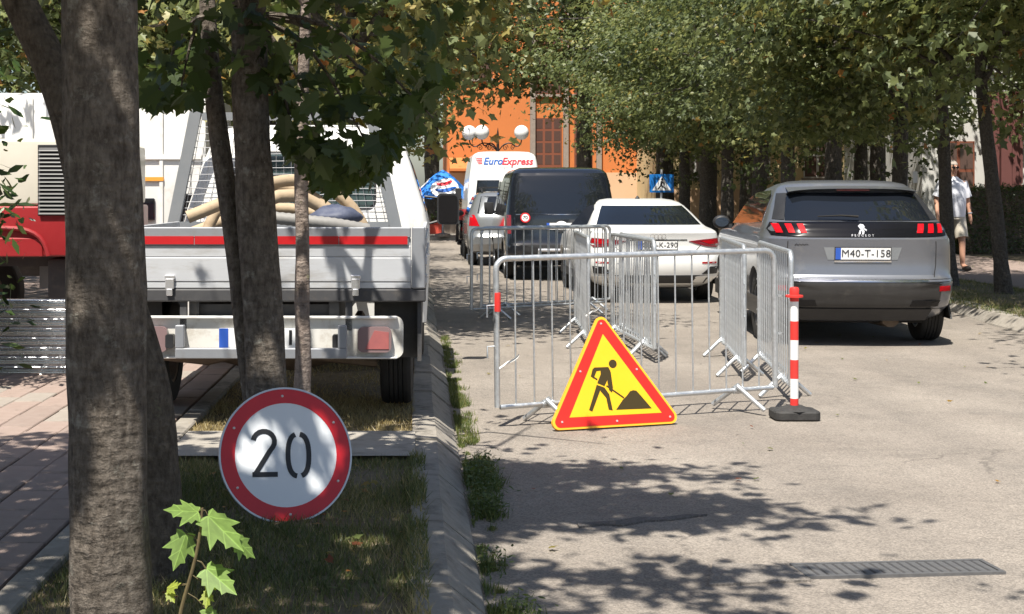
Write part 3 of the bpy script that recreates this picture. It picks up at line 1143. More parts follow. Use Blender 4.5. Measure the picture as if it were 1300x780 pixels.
def near_tree(label, base, stems, ells, ncl, bark, lrng, name='maple_tree', leafsize=0.105, jit=0.10, nl=7, per=16, extra=None, keep=None):
    t = thing(name, base, label, 'tree')
    b = Vector(base)
    m = MB()
    tops = []
    tr = None
    for si, (pts, rad) in enumerate(stems):
        P, Q = interp_path([Vector(p) - b for p in pts], rad, 0.07)
        m = MB()
        m.tube(P, Q, 22, True, jit, 3.7 * si + b.y)
        o = m.build('trunk', bark, t, smooth=True, angle=80)
        tr = tr or o
        tops += [P[int(len(P) * q)] for q in (0.8, 0.9, 0.97)]
    if ncl:
        E = [(np.array(c) - np.array(base), np.array(r)) for c, r in ells]
        kp = (lambda P: shadow_cull(P + np.array(base))) if keep is None else (lambda P: keep(P + np.array(base)) & shadow_cull(P + np.array(base)))
        me, ctr = crown_mesh('crown', lrng, E, ncl, per, 0.17, leafsize, LEAF_NEAR, base=0.36, var=0.35, orange=0.012, keep=kp)
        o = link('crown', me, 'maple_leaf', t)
        tag(o, kind='stuff')
        lm = MB()
        limbs(lm, lrng, tops, 0.035, ctr, nl)
        lm.build('branches', bark, t, smooth=True)
    return t


# thick trunk beside the camera
Y1 = 4.3
tm = near_tree('thick dark maple trunk with pale scars, closest to the paving edge and the sapling', (-0.91, Y1, 0.09),
               [([(-0.905, Y1, 0.06), (-0.913, Y1, 0.22), (-0.925, Y1, 0.7), (-0.93, Y1, 1.2), (-0.945, Y1, 1.8), (-0.955, Y1, 2.4), (-1.0, Y1, 3.2), (-1.05, Y1, 4.4)],
                 [0.140, 0.122, 0.116, 0.117, 0.112, 0.108, 0.085, 0.04])],
               [((-0.75, 4.2, 4.15), (1.9, 1.6, 1.45)), ((-0.6, 4.2, 5.4), (1.4, 1.2, 0.9)), ((0.35, 5.1, 4.1), (1.25, 0.75, 0.55)), ((0.35, 5.1, 4.6), (1.2, 0.75, 0.5))], 560, 'bark_dark', rt)  # last two volumes added above the view to deepen the road shade
Y2 = 5.2
pts = [at(200, 735, Y2), at(199, 640, Y2), at(188, 498, Y2), at(156, 395, Y2), at(120, 260, Y2), at(88, 135, Y2), at(55, 60, Y2), at(22, 0, Y2), at(-30, -120, Y2), at(-60, -300, Y2)]
near_tree('maple trunk leaning strongly towards the paving, half hidden by the thick trunk', (pts[0].x, Y2, 0.09), [([tuple(p) for p in pts], [0.112, 0.098, 0.095, 0.093, 0.085, 0.074, 0.066, 0.06, 0.05, 0.03])],
          [((-1.9, 5.3, 4.1), (1.5, 1.5, 1.5)), ((-1.7, 5.4, 5.4), (1.2, 1.2, 1.0))], 250, 'bark_brown', rt)

Y3 = 6.62
A = [at(346, 610, Y3), at(343, 560, Y3), at(338, 480, Y3), at(330, 340, Y3), at(321, 200, Y3), at(317, 90, Y3), at(315, 0, Y3), at(310, -150, Y3), at(300, -330, Y3), at(280, -480, Y3)]
B = [at(338, 600, Y3 + .02), at(330, 545, Y3 + .03), at(319, 480, Y3 + .05), at(308, 380, Y3 + .08), at(296, 290, Y3 + .1), at(282, 205, Y3 + .12), at(271, 120, Y3 + .15), at(266, 60, Y3 + .18), at(262, -30, Y3 + .2), at(240, -180, Y3 + .3)]


def keep3(P):
    # crown underside: keeps the view below the branches open, except the low bough over the truck
    px = VX + FPX * P[:, 0] / P[:, 1]
    py = VY + FPX * (EYE - P[:, 2]) / P[:, 1]
    lim = np.interp(px, [100, 180, 250, 262, 340, 365, 400, 440, 480, 500, 525, 560, 590, 620, 650],
                    [60, 128, 118, 60, 105, 185, 228, 238, 215, 160, 125, 85, 45, 5, -40])
    return py < lim + 6 * np.random.default_rng(5).normal(size=len(P))


tw = near_tree('twin stemmed maple directly behind the round speed sign', (A[0].x, Y3, 0.09),
               [([tuple(p) for p in A], [0.125, 0.105, 0.094, 0.091, 0.086, 0.082, 0.08, 0.07, 0.055, 0.03]),
                ([tuple(p) for p in B], [0.06, 0.055, 0.054, 0.052, 0.05, 0.047, 0.043, 0.04, 0.036, 0.025])],
               [((-0.65, 6.9, 3.35), (1.35, 1.2, 1.5)), ((-0.40, 6.95, 2.35), (0.62, 0.55, 0.85)), ((-1.2, 6.8, 2.7), (0.6, 0.6, 0.5)), ((-0.9, 5.9, 4.4), (1.3, 1.1, 1.0))],
               620, 'bark_dark', rt, keep=keep3, per=15)
# single leaves hanging at the lower fringe of that crown, seen against the truck
lv = leaf_mesh('leaf', np.zeros((1, 3)), np.array([[0, 0, 1.0]]), np.array([[0, 1.0, 0]]), np.array([1.0]), np.array([0.25], np.float32), LEAF_NEAR, 0.22, 0.18)
lv.materials.append(MATS['maple_leaf'])
lv2 = leaf_mesh('leaf', np.zeros((1, 3)), np.array([[0, 0, 1.0]]), np.array([[0, 1.0, 0]]), np.array([1.0]), np.array([0.45], np.float32), LEAF_NEAR, 0.3, 0.1)
lv2.materials.append(MATS['maple_leaf'])
fr = random.Random(12)
tw_tips = []
for i in range(240):
    u = fr.random()
    px = fr.choice((fr.uniform(345, 500), fr.uniform(470, 560), fr.uniform(178, 262)))
    lim = np.interp(px, [100, 180, 250, 262, 340, 365, 400, 440, 480, 520, 560, 590], [70, 140, 130, 90, 110, 195, 238, 242, 225, 168, 110, 60])
    py = lim - abs(fr.gauss(0, 34)) - 6
    p = at(px, py, 6.75 + fr.gauss(0, 0.28))
    o = bpy.data.objects.new('leaf', fr.choice((lv, lv, lv2)))
    C.objects.link(o)
    o.parent = tw
    o.location = p - Vector(tw.location)
    o.scale = (fr.uniform(0.075, 0.125),) * 3
    o.rotation_euler = (fr.gauss(-0.9, 0.4), fr.gauss(0, 0.5), fr.uniform(0, 6.28))
# twigs carrying the low bough
tg = MB()
for (px, py) in ((420, 215), (380, 205), (470, 190), (520, 165), (550, 150), (350, 150), (230, 110), (200, 120)):
    e = at(px, py, 6.75) - Vector(tw.location)
    s = at(316 if px > 300 else 270, 20, 6.65) - Vector(tw.location)
    mid = s.lerp(e, 0.55) + Vector((0, 0.0, 0.18))
    P, Q = interp_path([s, s.lerp(mid, 0.5) + Vector((0, 0, 0.06)), mid, e], [0.02, 0.015, 0.009, 0.004], 0.1)
    tg.tube(P, Q, 6)
tg.build('branches', 'bark_dark', tw, smooth=True)

Y4 = 7.72
yp = [at(383, 568, Y4), at(384, 490, Y4), at(386, 440, Y4), at(383, 400, Y4), at(385, 330, Y4), at(383, 260, Y4), at(382, 215, Y4), at(384, 120, Y4), at(388, 20, Y4), at(392, -120, Y4)]
near_tree('slender young tree with pale blotched bark in front of the truck tailgate', (yp[0].x, Y4, 0.09), [([tuple(p) for p in yp], [0.05, 0.043, 0.042, 0.040, 0.038, 0.037, 0.036, 0.032, 0.028, 0.015])],
          [((-0.55, 7.75, 3.2), (0.95, 0.85, 0.95))], 110, 'bark_pale', rt, name='young_tree', keep=keep3, jit=0.16, nl=2)

# two more of the same planting to the left of the paving: outside the picture, they shade the paving
for bx, by, lab in ((-3.3, 4.3, 'maple standing on the far side of the paving'), (-1.2, 0.55, 'maple on the verge just before the thick dark trunk'), (-3.7, 1.2, 'maple on the far side of the paving, further back along the street')):
    near_tree(lab, (bx, by, 0.09), [([(bx, by, 0.06), (bx, by, 1.5), (bx + .1, by, 3.0), (bx + .1, by, 4.5)], [0.15, 0.12, 0.1, 0.05])],
              [((bx + .1, by + (1.3 if by < 1 else 0), 4.4), (1.9, 1.7, 1.6))], 250, 'bark_brown', rt, leafsize=0.115)

# ---- left trees beyond the truck: low sunlit boughs over the road ----------
def street_tree(seed, h=8.0, cr=2.9, zb=2.3, lean=(0, 0), ncl=230, per=58, ls=0.118, r0=0.16, base=0.42, orange=0.02, ells=None, bark='bark_far', mat='maple_leaf_far', tmpl=LEAF_FAR, clr=0.34, var=0.45):
    r = np.random.default_rng(seed)
    t = thing('street_tree', (0, 0, 0), 'x', 'tree')
    zc = (zb + h) / 2
    E = ells or [(np.array([lean[0] * zc, lean[1] * zc, zc]), np.array([cr, cr, (h - zb) / 2])),
                 (np.array([lean[0] * zc + r.normal() * 0.5, lean[1] * zc + r.normal() * 0.5, zb + 1.2]), np.array([cr * 0.85, cr * 0.85, 1.0]))]
    P, Q = interp_path([(0, 0, -0.1), (lean[0] * 0.6, lean[1] * 0.6, 0.6), (lean[0] * 1.6, lean[1] * 1.6, 1.6), (lean[0] * 2.8 + 0.04, lean[1] * 2.8, 2.8), (lean[0] * 4.2, lean[1] * 4.2, 4.4), (lean[0] * 5, lean[1] * 5, h * 0.75)],
                       [r0 * 1.3, r0, r0 * 0.92, r0 * 0.85, r0 * 0.6, r0 * 0.2], 0.25)
    m = MB().tube(P, Q, 12, True, 0.12, seed)
    m.build('trunk', bark, t, smooth=True, angle=80)
    me, ctr = crown_mesh('crown', r, E, ncl, per, clr, ls, tmpl, base=base, var=var, orange=orange, shell=0.35, spread=0.38, flat=0.42)
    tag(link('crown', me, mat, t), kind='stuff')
    lm = MB()
    limbs(lm, r, [P[int(len(P) * q)] for q in (0.5, 0.6, 0.75, 0.9)], r0 * 0.38, ctr, 22, 0.35)
    lm.build('branches', bark, t, smooth=True)
    return t


L1 = street_tree(201, 7.5, 2.2, 2.0, ncl=300, per=34, ls=0.125, base=0.58, orange=0.05,
                 ells=[(np.array([0.35, 0, 4.6]), np.array([2.1, 2.0, 2.3])), (np.array([0.6, -0.2, 2.9]), np.array([0.8, 0.9, 1.2])), (np.array([0.5, -0.3, 2.1]), np.array([0.42, 0.5, 0.5])), (np.array([1.05, -0.2, 3.35]), np.array([0.85, 0.8, 0.9]))])
L1.location = (-0.75, 15.2, 0.1)
tag(L1, 'low sunlit maple with orange turning leaves just beyond the truck cab', 'tree')
L2 = street_tree(202, 8, 2.6, 2.3, ncl=200, base=0.5, orange=0.02)
L2.location = (-1.9, 19.5, 0.1)
tag(L2, 'green maple with its trunk hidden behind the truck, next past the orange leaved one', 'tree')
for i, (x, y, rz, sc_) in enumerate(((-2.5, 24.5, 1.3, 1.0), (-2.7, 30, 2.6, 1.05), (-3.2, 36, 0.7, 1.0), (-4.2, 18.5, 4.0, 0.95), (-7.0, 16.0, 5.1, 1.0), (-5.5, 22, 0.3, 1.2), (-9.5, 20, 2.0, 1.2), (-3.0, 43, 2.0, 1.2), (0.6, 51.0, 3.1, 1.8), (-2.6, 48.0, 5.0, 1.4))):
    o = copy_tree(L2)
    o.location = (x, y, 0.1)
    o.rotation_euler.z = rz
    o.scale = (sc_,) * 3
    if y > 45:
        tag(o, ['tall maple with its crown hanging before the orange wall', 'maple beside the plaza, left of the blue parasol'][x < -1], 'tree')
    elif x < -4:
        tag(o, 'green maple behind the white box truck', 'tree', 'maples behind the white box truck')
    else:
        tag(o, 'green maple along the left kerb beyond the flatbed truck', 'tree', 'maples along the left kerb')

# ---- right row -------------------------------------------------------------
T = [street_tree(301, 8.5, 3.0, 3.3, ncl=230, per=48, ls=0.155, r0=0.115, base=0.50, orange=0.012), street_tree(302, 8.0, 2.8, 2.5, lean=(-0.02, 0), ncl=230, r0=0.17, base=0.42, orange=0.01, var=0.4),
     street_tree(303, 9.0, 3.3, 2.3, ncl=260, r0=0.19, base=0.38, orange=0.006, var=0.4),
     street_tree(304, 8.0, 2.0, 2.5, ncl=260, r0=0.15, base=0.45, orange=0.01, ells=[(np.array([-1.7, 0, 5.2]), np.array([2.0, 2.2, 2.6])), (np.array([-1.4, -0.3, 3.3]), np.array([1.6, 1.8, 0.9]))])]
row = [  # x, y, model, rotation, scale, lean
    (7.83, 20.9, 0, 0.0, 0.88, -0.06, 'straight slim street tree standing in front of the man in white'),
    (7.95, 19.3, 0, 2.1, 0.86, -0.10, 'slim street tree leaning left, on the verge between the man and the kerb'),
    (8.15, 16.2, 0, 4.2, 0.85, 0.0, None), (8.0, 10.8, 1, 4.9, 1.0, 0.0, None),
    (7.75, 22.9, 3, 0.0, 0.9, 0.0, 'street tree close to the grey lamp pole, carrying a small white notice'),
    (7.75, 26.6, 2, 2.0, 0.9, 0.02, None), (7.8, 30.0, 1, 3.4, 0.95, 0.0, None), (7.75, 32.4, 2, 0.4, 0.95, 0.03, None),
    (7.7, 35.2, 1, 5.2, 0.95, 0.0, None), (7.7, 37.8, 2, 4.4, 1.0, 0.0, None), (7.6, 40.5, 1, 2.7, 1.0, 0.0, None), (7.5, 43.5, 2, 1.2, 1.0, 0.0, None),
    (8.3, 47.0, 2, 3.0, 1.2, 0.0, None), (6.0, 50.5, 1, 0.9, 1.75, 0.0, None), (9.5, 46, 2, 5.5, 1.1, 0.0, None), (12.8, 41, 1, 0.2, 1.2, 0.0, None), (11.5, 35.5, 2, 2.2, 1.1, 0.0, None), (13.5, 29, 0, 3.3, 1.1, 0.0, None), (16.5, 36, 0, 1.3, 1.2, 0.0, None),
]
used = set()
for x, y, k, rz, s, ln, lab in row:
    o = T[k] if k not in used else copy_tree(T[k])
    used.add(k)
    o.location = (x, y, 0.1)
    o.rotation_euler = (0, ln, rz) if ln else (0, 0, rz)
    if ln:
        o.rotation_mode = 'ZYX' if False else 'XYZ'
        o.rotation_euler = (Matrix.Rotation(ln, 3, 'Y') @ Matrix.Rotation(rz, 3, 'Z')).to_euler()
    o.scale = (s,) * 3
    if lab:
        tag(o, lab, 'tree')
    else:
        if y > 46:
            tag(o, 'tall street tree at the plaza corner in front of the orange and peach buildings', 'tree', 'trees at the plaza corner')
        elif x > 9:
            tag(o, 'leafy tree on the ground behind the right hand pavement', 'tree', 'trees behind the right pavement')
        else:
            tag(o, 'dark leafy street tree in the close row along the right hand verge', 'tree', 'street trees along the right verge')

# far backdrop of planting behind the plaza
far = [(-9, 60), (-5, 64), (-1.5, 66), (12.5, 54), (16, 50), (19.5, 46), (22, 40), (14.0, 58)]
for i, (x, y) in enumerate(far):
    o = copy_tree(T[2])
    o.location = (x, y, 0.1)
    o.rotation_euler = (0, 0, i * 1.7)
    o.scale = (1.3,) * 3
    tag(o, 'tall dark tree beyond the far end of the street', 'tree', 'trees beyond the end of the street')

# ---- laurel bush at the left ----------------------------------------------
bush = thing('laurel_bush', (-3.72, 10.1, 0.1), 'glossy laurel bush with narrow leaves beside the corrugated sheets', 'bush')
rb = np.random.default_rng(55)
me, ctr = crown_mesh('foliage', rb, [(np.array([0, 0, 1.3]), np.array([0.80, 0.6, 1.25])), (np.array([-0.2, 0, 2.6]), np.array([0.95, 0.6, 1.0])), (np.array([0.15, 0, 0.5]), np.array([0.6, 0.5, 0.5]))], 360, 18, 0.14, 0.125, LEAF_OVAL, base=0.5, var=0.6, orange=0.0, up=0.5, droop=0.0, flat=0.9)
tag(link('foliage', me, 'laurel_leaf', bush), kind='stuff')
lm = MB()
limbs(lm, rb, [Vector((0, 0, -0.02)), Vector((0.05, 0.05, -0.02)), Vector((-0.08, 0, -0.02))], 0.03, ctr, 24, 0.15)
lm.build('stem', 'bark_brown', bush, smooth=True)

# ---- maple sapling at the foot of the thick trunk ---------------------------
YS = 4.25
sb = at(226, 800, YS)
sap = thing('maple_sapling', (sb.x, YS, 0.09), 'small maple sapling with bright green leaves at the foot of the thick trunk', 'sapling')


def ps(px, py, dy=0.0):
    return at(px, py, YS + dy) - Vector(sap.location)


st = MB()
P, Q = interp_path([Vector((-0.01, 0, -0.03)), ps(228, 775), ps(240, 740), ps(250, 705), ps(256, 670), ps(257, 645)], [0.007, 0.006, 0.0055, 0.005, 0.0045, 0.0035], 0.03)
st.tube(P, Q, 8)
st.build('stem', 'stem', sap, smooth=True)
LT = leaf_mesh('leaf', np.zeros((1, 3)), np.array([[0, 0, 1.0]]), np.array([[0, 1.0, 0]]), np.array([1.0]), np.array([0.35], np.float32), LEAF_NEAR, 0.30, 0.28)
LT.materials.append(MATS['sapling_leaf'])
LY = leaf_mesh('leaf', np.zeros((1, 3)), np.array([[0, 0, 1.0]]), np.array([[0, 1.0, 0]]), np.array([1.0]), np.array([0.9], np.float32), LEAF_NEAR, 0.35, 0.25)
LY.materials.append(MATS['sapling_leaf'])
# (base px, tip px, width factor, mesh, stem joint px, dy tip)
for bp_, tp, ml, jt, dy in (((252, 650), (212, 640), LT, (257, 648), -0.04), ((264, 655), (312, 690), LT, (257, 648), -0.05), ((236, 678), (222, 722), LT, (254, 690), -0.06),
                            ((262, 722), (300, 748), LT, (250, 712), -0.05), ((262, 724), (286, 748), LY, (250, 712), -0.03), ((300, 685), (330, 706), LT, (256, 662), 0.02), ((212, 748), (226, 738), LY, (240, 742), -0.02), ((214, 752), (222, 764), LY, (240, 742), -0.02),
                            ((264, 752), (262, 772), LY, (244, 730), -0.03), ((262, 774), (272, 800), LT, (236, 752), -0.04)):
    a, b = ps(*bp_), ps(*tp, dy)
    d = (b - a)
    Ln = d.length
    d.normalize()
    nrm = Vector((fr.gauss(0.1, 0.3), -0.62, 0.75))
    nrm = (nrm - d * nrm.dot(d)).normalized()
    xx = d.cross(nrm)
    o = bpy.data.objects.new('leaf', ml)
    C.objects.link(o)
    o.parent = sap
    o.matrix_local = Matrix.LocRotScale(a, Matrix((xx, d, nrm)).transposed(), Vector((Ln * fr.uniform(0.78, 0.95), Ln * 0.95, Ln * 0.95)))
    pt = MB().tube([ps(*jt), ps(*jt).lerp(a, 0.5) + Vector((0, 0, 0.008)), a], [0.002, 0.0016, 0.0012], 5)
    pt.build('leaf_stalk', 'stem', sap)

# ================================================================== SIGNS AND BARRIERS
# ---- round 20 sign: disc leaning back on the twin trunk
sg = thing('speed_limit_sign', (-0.545, 6.10, 0.082), 'round white 20 speed limit sign with red rim leaning against a tree', 'sign')
sg.rotation_euler = (Matrix.Rotation(R(17), 3, 'Z') @ Matrix.Rotation(R(-17), 3, 'X') @ Matrix.Rotation(R(2.5), 3, 'Y')).to_euler()
RS = 0.292


def sgf(u, v, d):                         # plate plane: u right, v up, d towards the viewer
    return Vector((u, -d, v + RS))


def disc(r, n=64):
    return [(r * math.cos(2 * math.pi * i / n), r * math.sin(2 * math.pi * i / n)) for i in range(n)]


def ring(mb, r0, r1, fn, d0, d1, n=64):
    A, B = disc(r0, n), disc(r1, n)
    vs = [fn(*p, d1) for p in A] + [fn(*p, d1) for p in B] + [fn(*p, d0) for p in A] + [fn(*p, d0) for p in B]
    fs = []
    for i in range(n):
        j = (i + 1) % n
        fs += [(i, j, n + j, n + i), (n + i, n + j, 3 * n + j, 3 * n + i), (2 * n + i, 2 * n + j, j, i)]
    mb.add(vs, fs)


MB().prism(disc(RS * 0.985), sgf, -0.004, 0.0).build('plate', 'sign_white', sg)
m = MB()
ring(m, RS * 0.975, RS, sgf, -0.016, 0.004)
m.build('rim', 'sign_grey', sg, smooth=True)
m = MB()
ring(m, RS * 0.765, RS * 0.972, sgf, -0.001, 0.0022)
m.build('red_ring', 'sign_red', sg)
m = MB()
two = [(-0.118, 0.048)] + [(-0.080 + 0.040 * math.cos(t), 0.052 + 0.040 * math.sin(t)) for t in np.linspace(R(172), R(-32), 12)] + [(-0.060, 0.012), (-0.113, -0.074)]
two = [(x * 1.16 - 0.004, z * 1.1) for x, z in two[1:]]
stroke(m, two, 0.0215, sgf, 0.0, 0.0026)
m.prism([(-0.148, -0.094), (-0.038, -0.094), (-0.038, -0.073), (-0.148, -0.073)], sgf, 0.0, 0.0027)
zc = (0.054, -0.002)
for a0, a1 in ((R(84), R(-78)), (R(102), R(264))):
    arc = [(zc[0] + 0.046 * (abs(math.cos(t)) ** 0.8) * (1 if math.cos(t) > 0 else -1), zc[1] + 0.090 * (abs(math.sin(t)) ** 0.85) * (1 if math.sin(t) > 0 else -1)) for t in np.linspace(a0, a1, 20)]
    stroke(m, arc, 0.0215, sgf, 0.0, 0.0026)
m.build('numeral', 'sign_black', sg)
for k in range(6):
    t = R(93 + 60 * k)
    MB().lathe([(0.006, 0.002), (0.006, 0.005), (0.003, 0.0065)], 8, Matrix.Translation(sgf(RS * 0.87 * math.cos(t), RS * 0.87 * math.sin(t), 0)) @ Matrix.Rotation(R(90), 4, 'X')).build('rivet', 'bolt', sg)
MB().box(-0.18, 0.18, 0.005, 0.02, 0.38, 0.41).box(-0.16, 0.16, 0.005, 0.02, 0.14, 0.17).build('back_rail', 'sign_grey', sg)

# ---- triangular road works sign leaning on the barrier
tl, trr = Vector((0.885, 8.93, 0.0)), Vector((1.695, 9.21, 0.0))
ux = (trr - tl).normalized()
bk = Vector((-ux.y, ux.x, 0))
lean = 0.24
up = (bk * lean + Vector((0, 0, math.sqrt(0.76 ** 2 - lean ** 2)))).normalized()
nrm = ux.cross(up).normalized()                     # faces the viewer
mid = (tl + trr) / 2 + Vector((-0.01, 0, 0))
ws = thing('road_works_sign', mid, 'red bordered yellow triangular road works sign with digging figure', 'sign')
W2, H2 = 0.475, 0.755
Lz, Rz, Az = Vector((18, 716)), Vector((824, 652)), Vector((318, 36))


def zp(x, y):
    """drawing coordinates of the sign face to plate metres (affine)"""
    e1, e2 = Rz - Lz, Az - Lz
    d = Vector((x, y)) - Lz
    det = e1.x * e2.y - e1.y * e2.x
    a = (d.x * e2.y - d.y * e2.x) / det
    b = (e1.x * d.y - e1.y * d.x) / det
    return (-W2 + a * 2 * W2 + b * W2, b * H2)


def wf(u, v, d):
    return ux * u + up * (v + 0.012) + nrm * d


def round_tri(inset, r, n=7):
    c = [(-W2, 0.0), (W2, 0.0), (0.0, H2)]
    cen = (0, H2 / 3)
    rin = H2 / 3
    s = (rin - inset) / rin
    c = [(cen[0] + (x - cen[0]) * s, cen[1] + (y - cen[1]) * s) for x, y in c]
    outp = []
    for i in range(3):
        p, a, b = Vector(c[i]), Vector(c[i - 1]), Vector(c[(i + 1) % 3])
        da, db = (a - p).normalized(), (b - p).normalized()
        half = da.angle(db) / 2
        o = p + (da + db).normalized() * (r / math.sin(half))
        p0 = p + da * (r / math.tan(half)) - o
        p1 = p + db * (r / math.tan(half)) - o
        a0 = math.atan2(p0.y, p0.x)
        a1 = math.atan2(p1.y, p1.x)
        while a1 < a0:
            a1 += 2 * math.pi
        for k in range(n + 1):
            t = a0 + (a1 - a0) * k / n
            outp.append((o.x + r * math.cos(t), o.y + r * math.sin(t)))
    return outp


MB().prism(round_tri(0.0, 0.045), wf, -0.022, 0.0).build('plate', 'sign_amber', ws)
MB().prism(round_tri(0.014, 0.034), wf, -0.002, 0.003).build('red_border', 'sign_orange_red', ws)
MB().prism([zp(140, 642), zp(692, 600), zp(335, 170)], wf, 0.0, 0.0045).build('yellow_panel', 'sign_yellow', ws)
pic = MB()
D0, D1 = 0.002, 0.0060
hx, hy = 395, 336
pic.prism([zp(hx + 24 * math.cos(t), hy + 24 * math.sin(t)) for t in np.linspace(0, 2 * math.pi, 20, endpoint=False)], wf, D0, D1)
for k, poly in enumerate((
        [(284, 361), (368, 355), (381, 378), (372, 410), (345, 463), (302, 448), (322, 398), (321, 377), (297, 381), (286, 408), (281, 424), (263, 412), (273, 372)],
        [(366, 357), (383, 384), (396, 470), (390, 498), (373, 484), (363, 440), (366, 400)],
        [(299, 457), (327, 467), (273, 606), (254, 598)],
        [(312, 461), (345, 471), (374, 508), (395, 596), (371, 592), (356, 528), (322, 492)],
        [(416, 591), (456, 535), (480, 512), (500, 486), (518, 480), (537, 482), (562, 506), (630, 577)])):
    pic.prism([zp(*p) for p in poly], wf, D0, D1 + 0.0002 * k)
for a, b in (((266, 408), (301, 428)), ((357, 460), (462, 524))):
    stroke(pic, [zp(*a), zp(*b)], 0.009, wf, D0, D1 + 0.0012)
pic.build('pictogram', 'sign_brown', ws)
for p in ((323, 110), (200, 386), (541, 361), (96, 668), (421, 653), (743, 621)):
    u, v = zp(*p)
    MB().prism([(u + 0.007 * math.cos(t), v + 0.007 * math.sin(t)) for t in np.linspace(0, 2 * math.pi, 10, endpoint=False)], wf, 0.0, 0.0075).build('rivet', 'bolt', ws)
# folding stay behind the plate
st = MB()
st.tube([wf(0, 0.42, -0.02), Vector((bk.x * 0.2, bk.y * 0.2, 0.01))], 0.008, 6)
st.build('stay', 'sign_grey', ws)

# ---- steel crowd barriers
BL, BZ0, BZ1, BR = 2.10, 0.13, 1.075, 0.019


def make_barrier():
    t = thing('crowd_barrier', (0, 0, 0), 'x', 'barrier')
    c = 0.07
    P = []
    for (cx, cz, a0) in ((c, BZ1 - c, 180), (BL - c, BZ1 - c, 90)):
        for k in range(6):
            a = R(a0 - 18 * k)
            P.append(Vector((cx + c * math.cos(a), 0, cz + c * math.sin(a))))
    P = [Vector((0, 0, BZ0))] + P + [Vector((BL, 0, BZ0))]
    MB().tube(P, BR, 10).build('frame', 'galvanised', t, smooth=True, angle=50)
    MB().tube([(BR, 0, BZ0), (BL - BR, 0, BZ0)], BR * 0.85, 10).build('bottom_rail', 'galvanised', t, smooth=True, angle=50)
    bm_ = MB().tube([(0, 0, BZ0), (0, 0, BZ1 - BR)], 0.0065, 6).mesh('bar')
    bm_.materials.append(MATS['galvanised'])
    smoothen(bm_, 70)
    nb = 16
    for i in range(1, nb):
        o = bpy.data.objects.new('bar', bm_)
        C.objects.link(o)
        o.parent = t
        o.location.x = BL * i / nb
    for x in (0.36, BL - 0.30):
        f = MB()
        ft = (x - BL / 2) * 0
        f.tube([(x - 0.02, -0.02, BZ0 + 0.03), (x + 0.08, -0.19, 0.012)], 0.017, 8)
        f.tube([(x + 0.02, 0.02, BZ0 + 0.03), (x - 0.08, 0.19, 0.012)], 0.017, 8)
        f.tube([(x - 0.04, 0, BZ0), (x + 0.04, 0, BZ0)], 0.026, 8)
        f.build('foot', 'galvanised', t, smooth=True, angle=50)
    for z in (0.52, 0.78):
        MB().tube([(0, 0, z), (-0.065, 0, z), (-0.065, 0, z - 0.075)], 0.006, 6).build('hook', 'galvanised', t, smooth=True, angle=50)
    for z in (0.50, 0.76):
        MB().lathe([(0.013, -0.006), (0.022, -0.006), (0.022, 0.006), (0.013, 0.006)], 10, Matrix.Translation((BL + 0.04, 0, z)), close=True).build('eye', 'galvanised', t, smooth=True, angle=50)
    return t


bar0 = make_barrier()
GB = 'steel barriers around the works'
spots = [((0.525, 9.10), (2.485, 9.86), 'steel crowd barrier directly behind the triangular road works sign', 0.012),
         ((2.66, 10.12), (2.93, 12.15), 'steel crowd barrier seen end on, joining the striped post', 0),
         ((2.60, 11.30), (2.86, 13.35), 'steel crowd barrier end on beside the left rear wheel of the silver car', 0.0),
         ((2.10, 12.55), (2.02, 14.6), 'steel crowd barrier end on, in front of the number plate of the white sedan', 0),
         ((2.13, 12.75), (2.13, 14.8), 'steel crowd barrier end on, tucked against the one before the white sedan plate', 0),
         ((1.63, 13.45), (1.74, 15.5), 'steel crowd barrier end on beside the left flank of the white sedan', 0),
         ((0.66, 16.75), (2.40, 17.95), 'steel crowd barrier closing the works in front of the black van', 0),
         ((0.80, 17.25), (2.50, 18.45), 'second steel crowd barrier close behind the one before the black van', 0)]
for i, (a, b, lab, tilt) in enumerate(spots):
    o = bar0 if i == 0 else copy_tree(bar0)
    d = Vector((b[0] - a[0], b[1] - a[1]))
    o.location = (a[0], a[1], 0.0)
    o.rotation_euler = (0, tilt * -1, math.atan2(d.y, d.x))
    tag(o, lab, 'barrier', GB)
# scraps of warning tape tied to the barriers
for px, py, Y, k in ((646, 460, 8.98, 0), (752, 396, 13.35, 1)):
    c = at(px, py, Y)
    t = MB()
    t.grid(lambda u, v: c + Vector((0.075 * (u - 0.5) * 1.6 + 0.01 * math.sin(9 * u), 0.01 * math.sin(7 * v + u * 5), 0.085 * (u - 0.5) + 0.018 * (v - 0.5) + 0.006 * math.sin(8 * u))), 8, 2)
    tag(t.build('tape_scrap', 'post_white'), ['torn scrap of white tape on the barrier behind the triangle sign', 'torn scrap of white tape on the end on barrier by the white sedan'][k], 'tape')
tp = MB()
Mt = Matrix.Translation((0.523, 9.09, 0.80))
tp.lathe([(0.0205, -0.06), (0.0215, -0.05), (0.0215, 0.05), (0.0205, 0.06)], 10, Mt)
tag(tp.build('tape_wrap', 'post_red', smooth=True), 'strip of red tape wrapped round the end of the front barrier', 'tape')

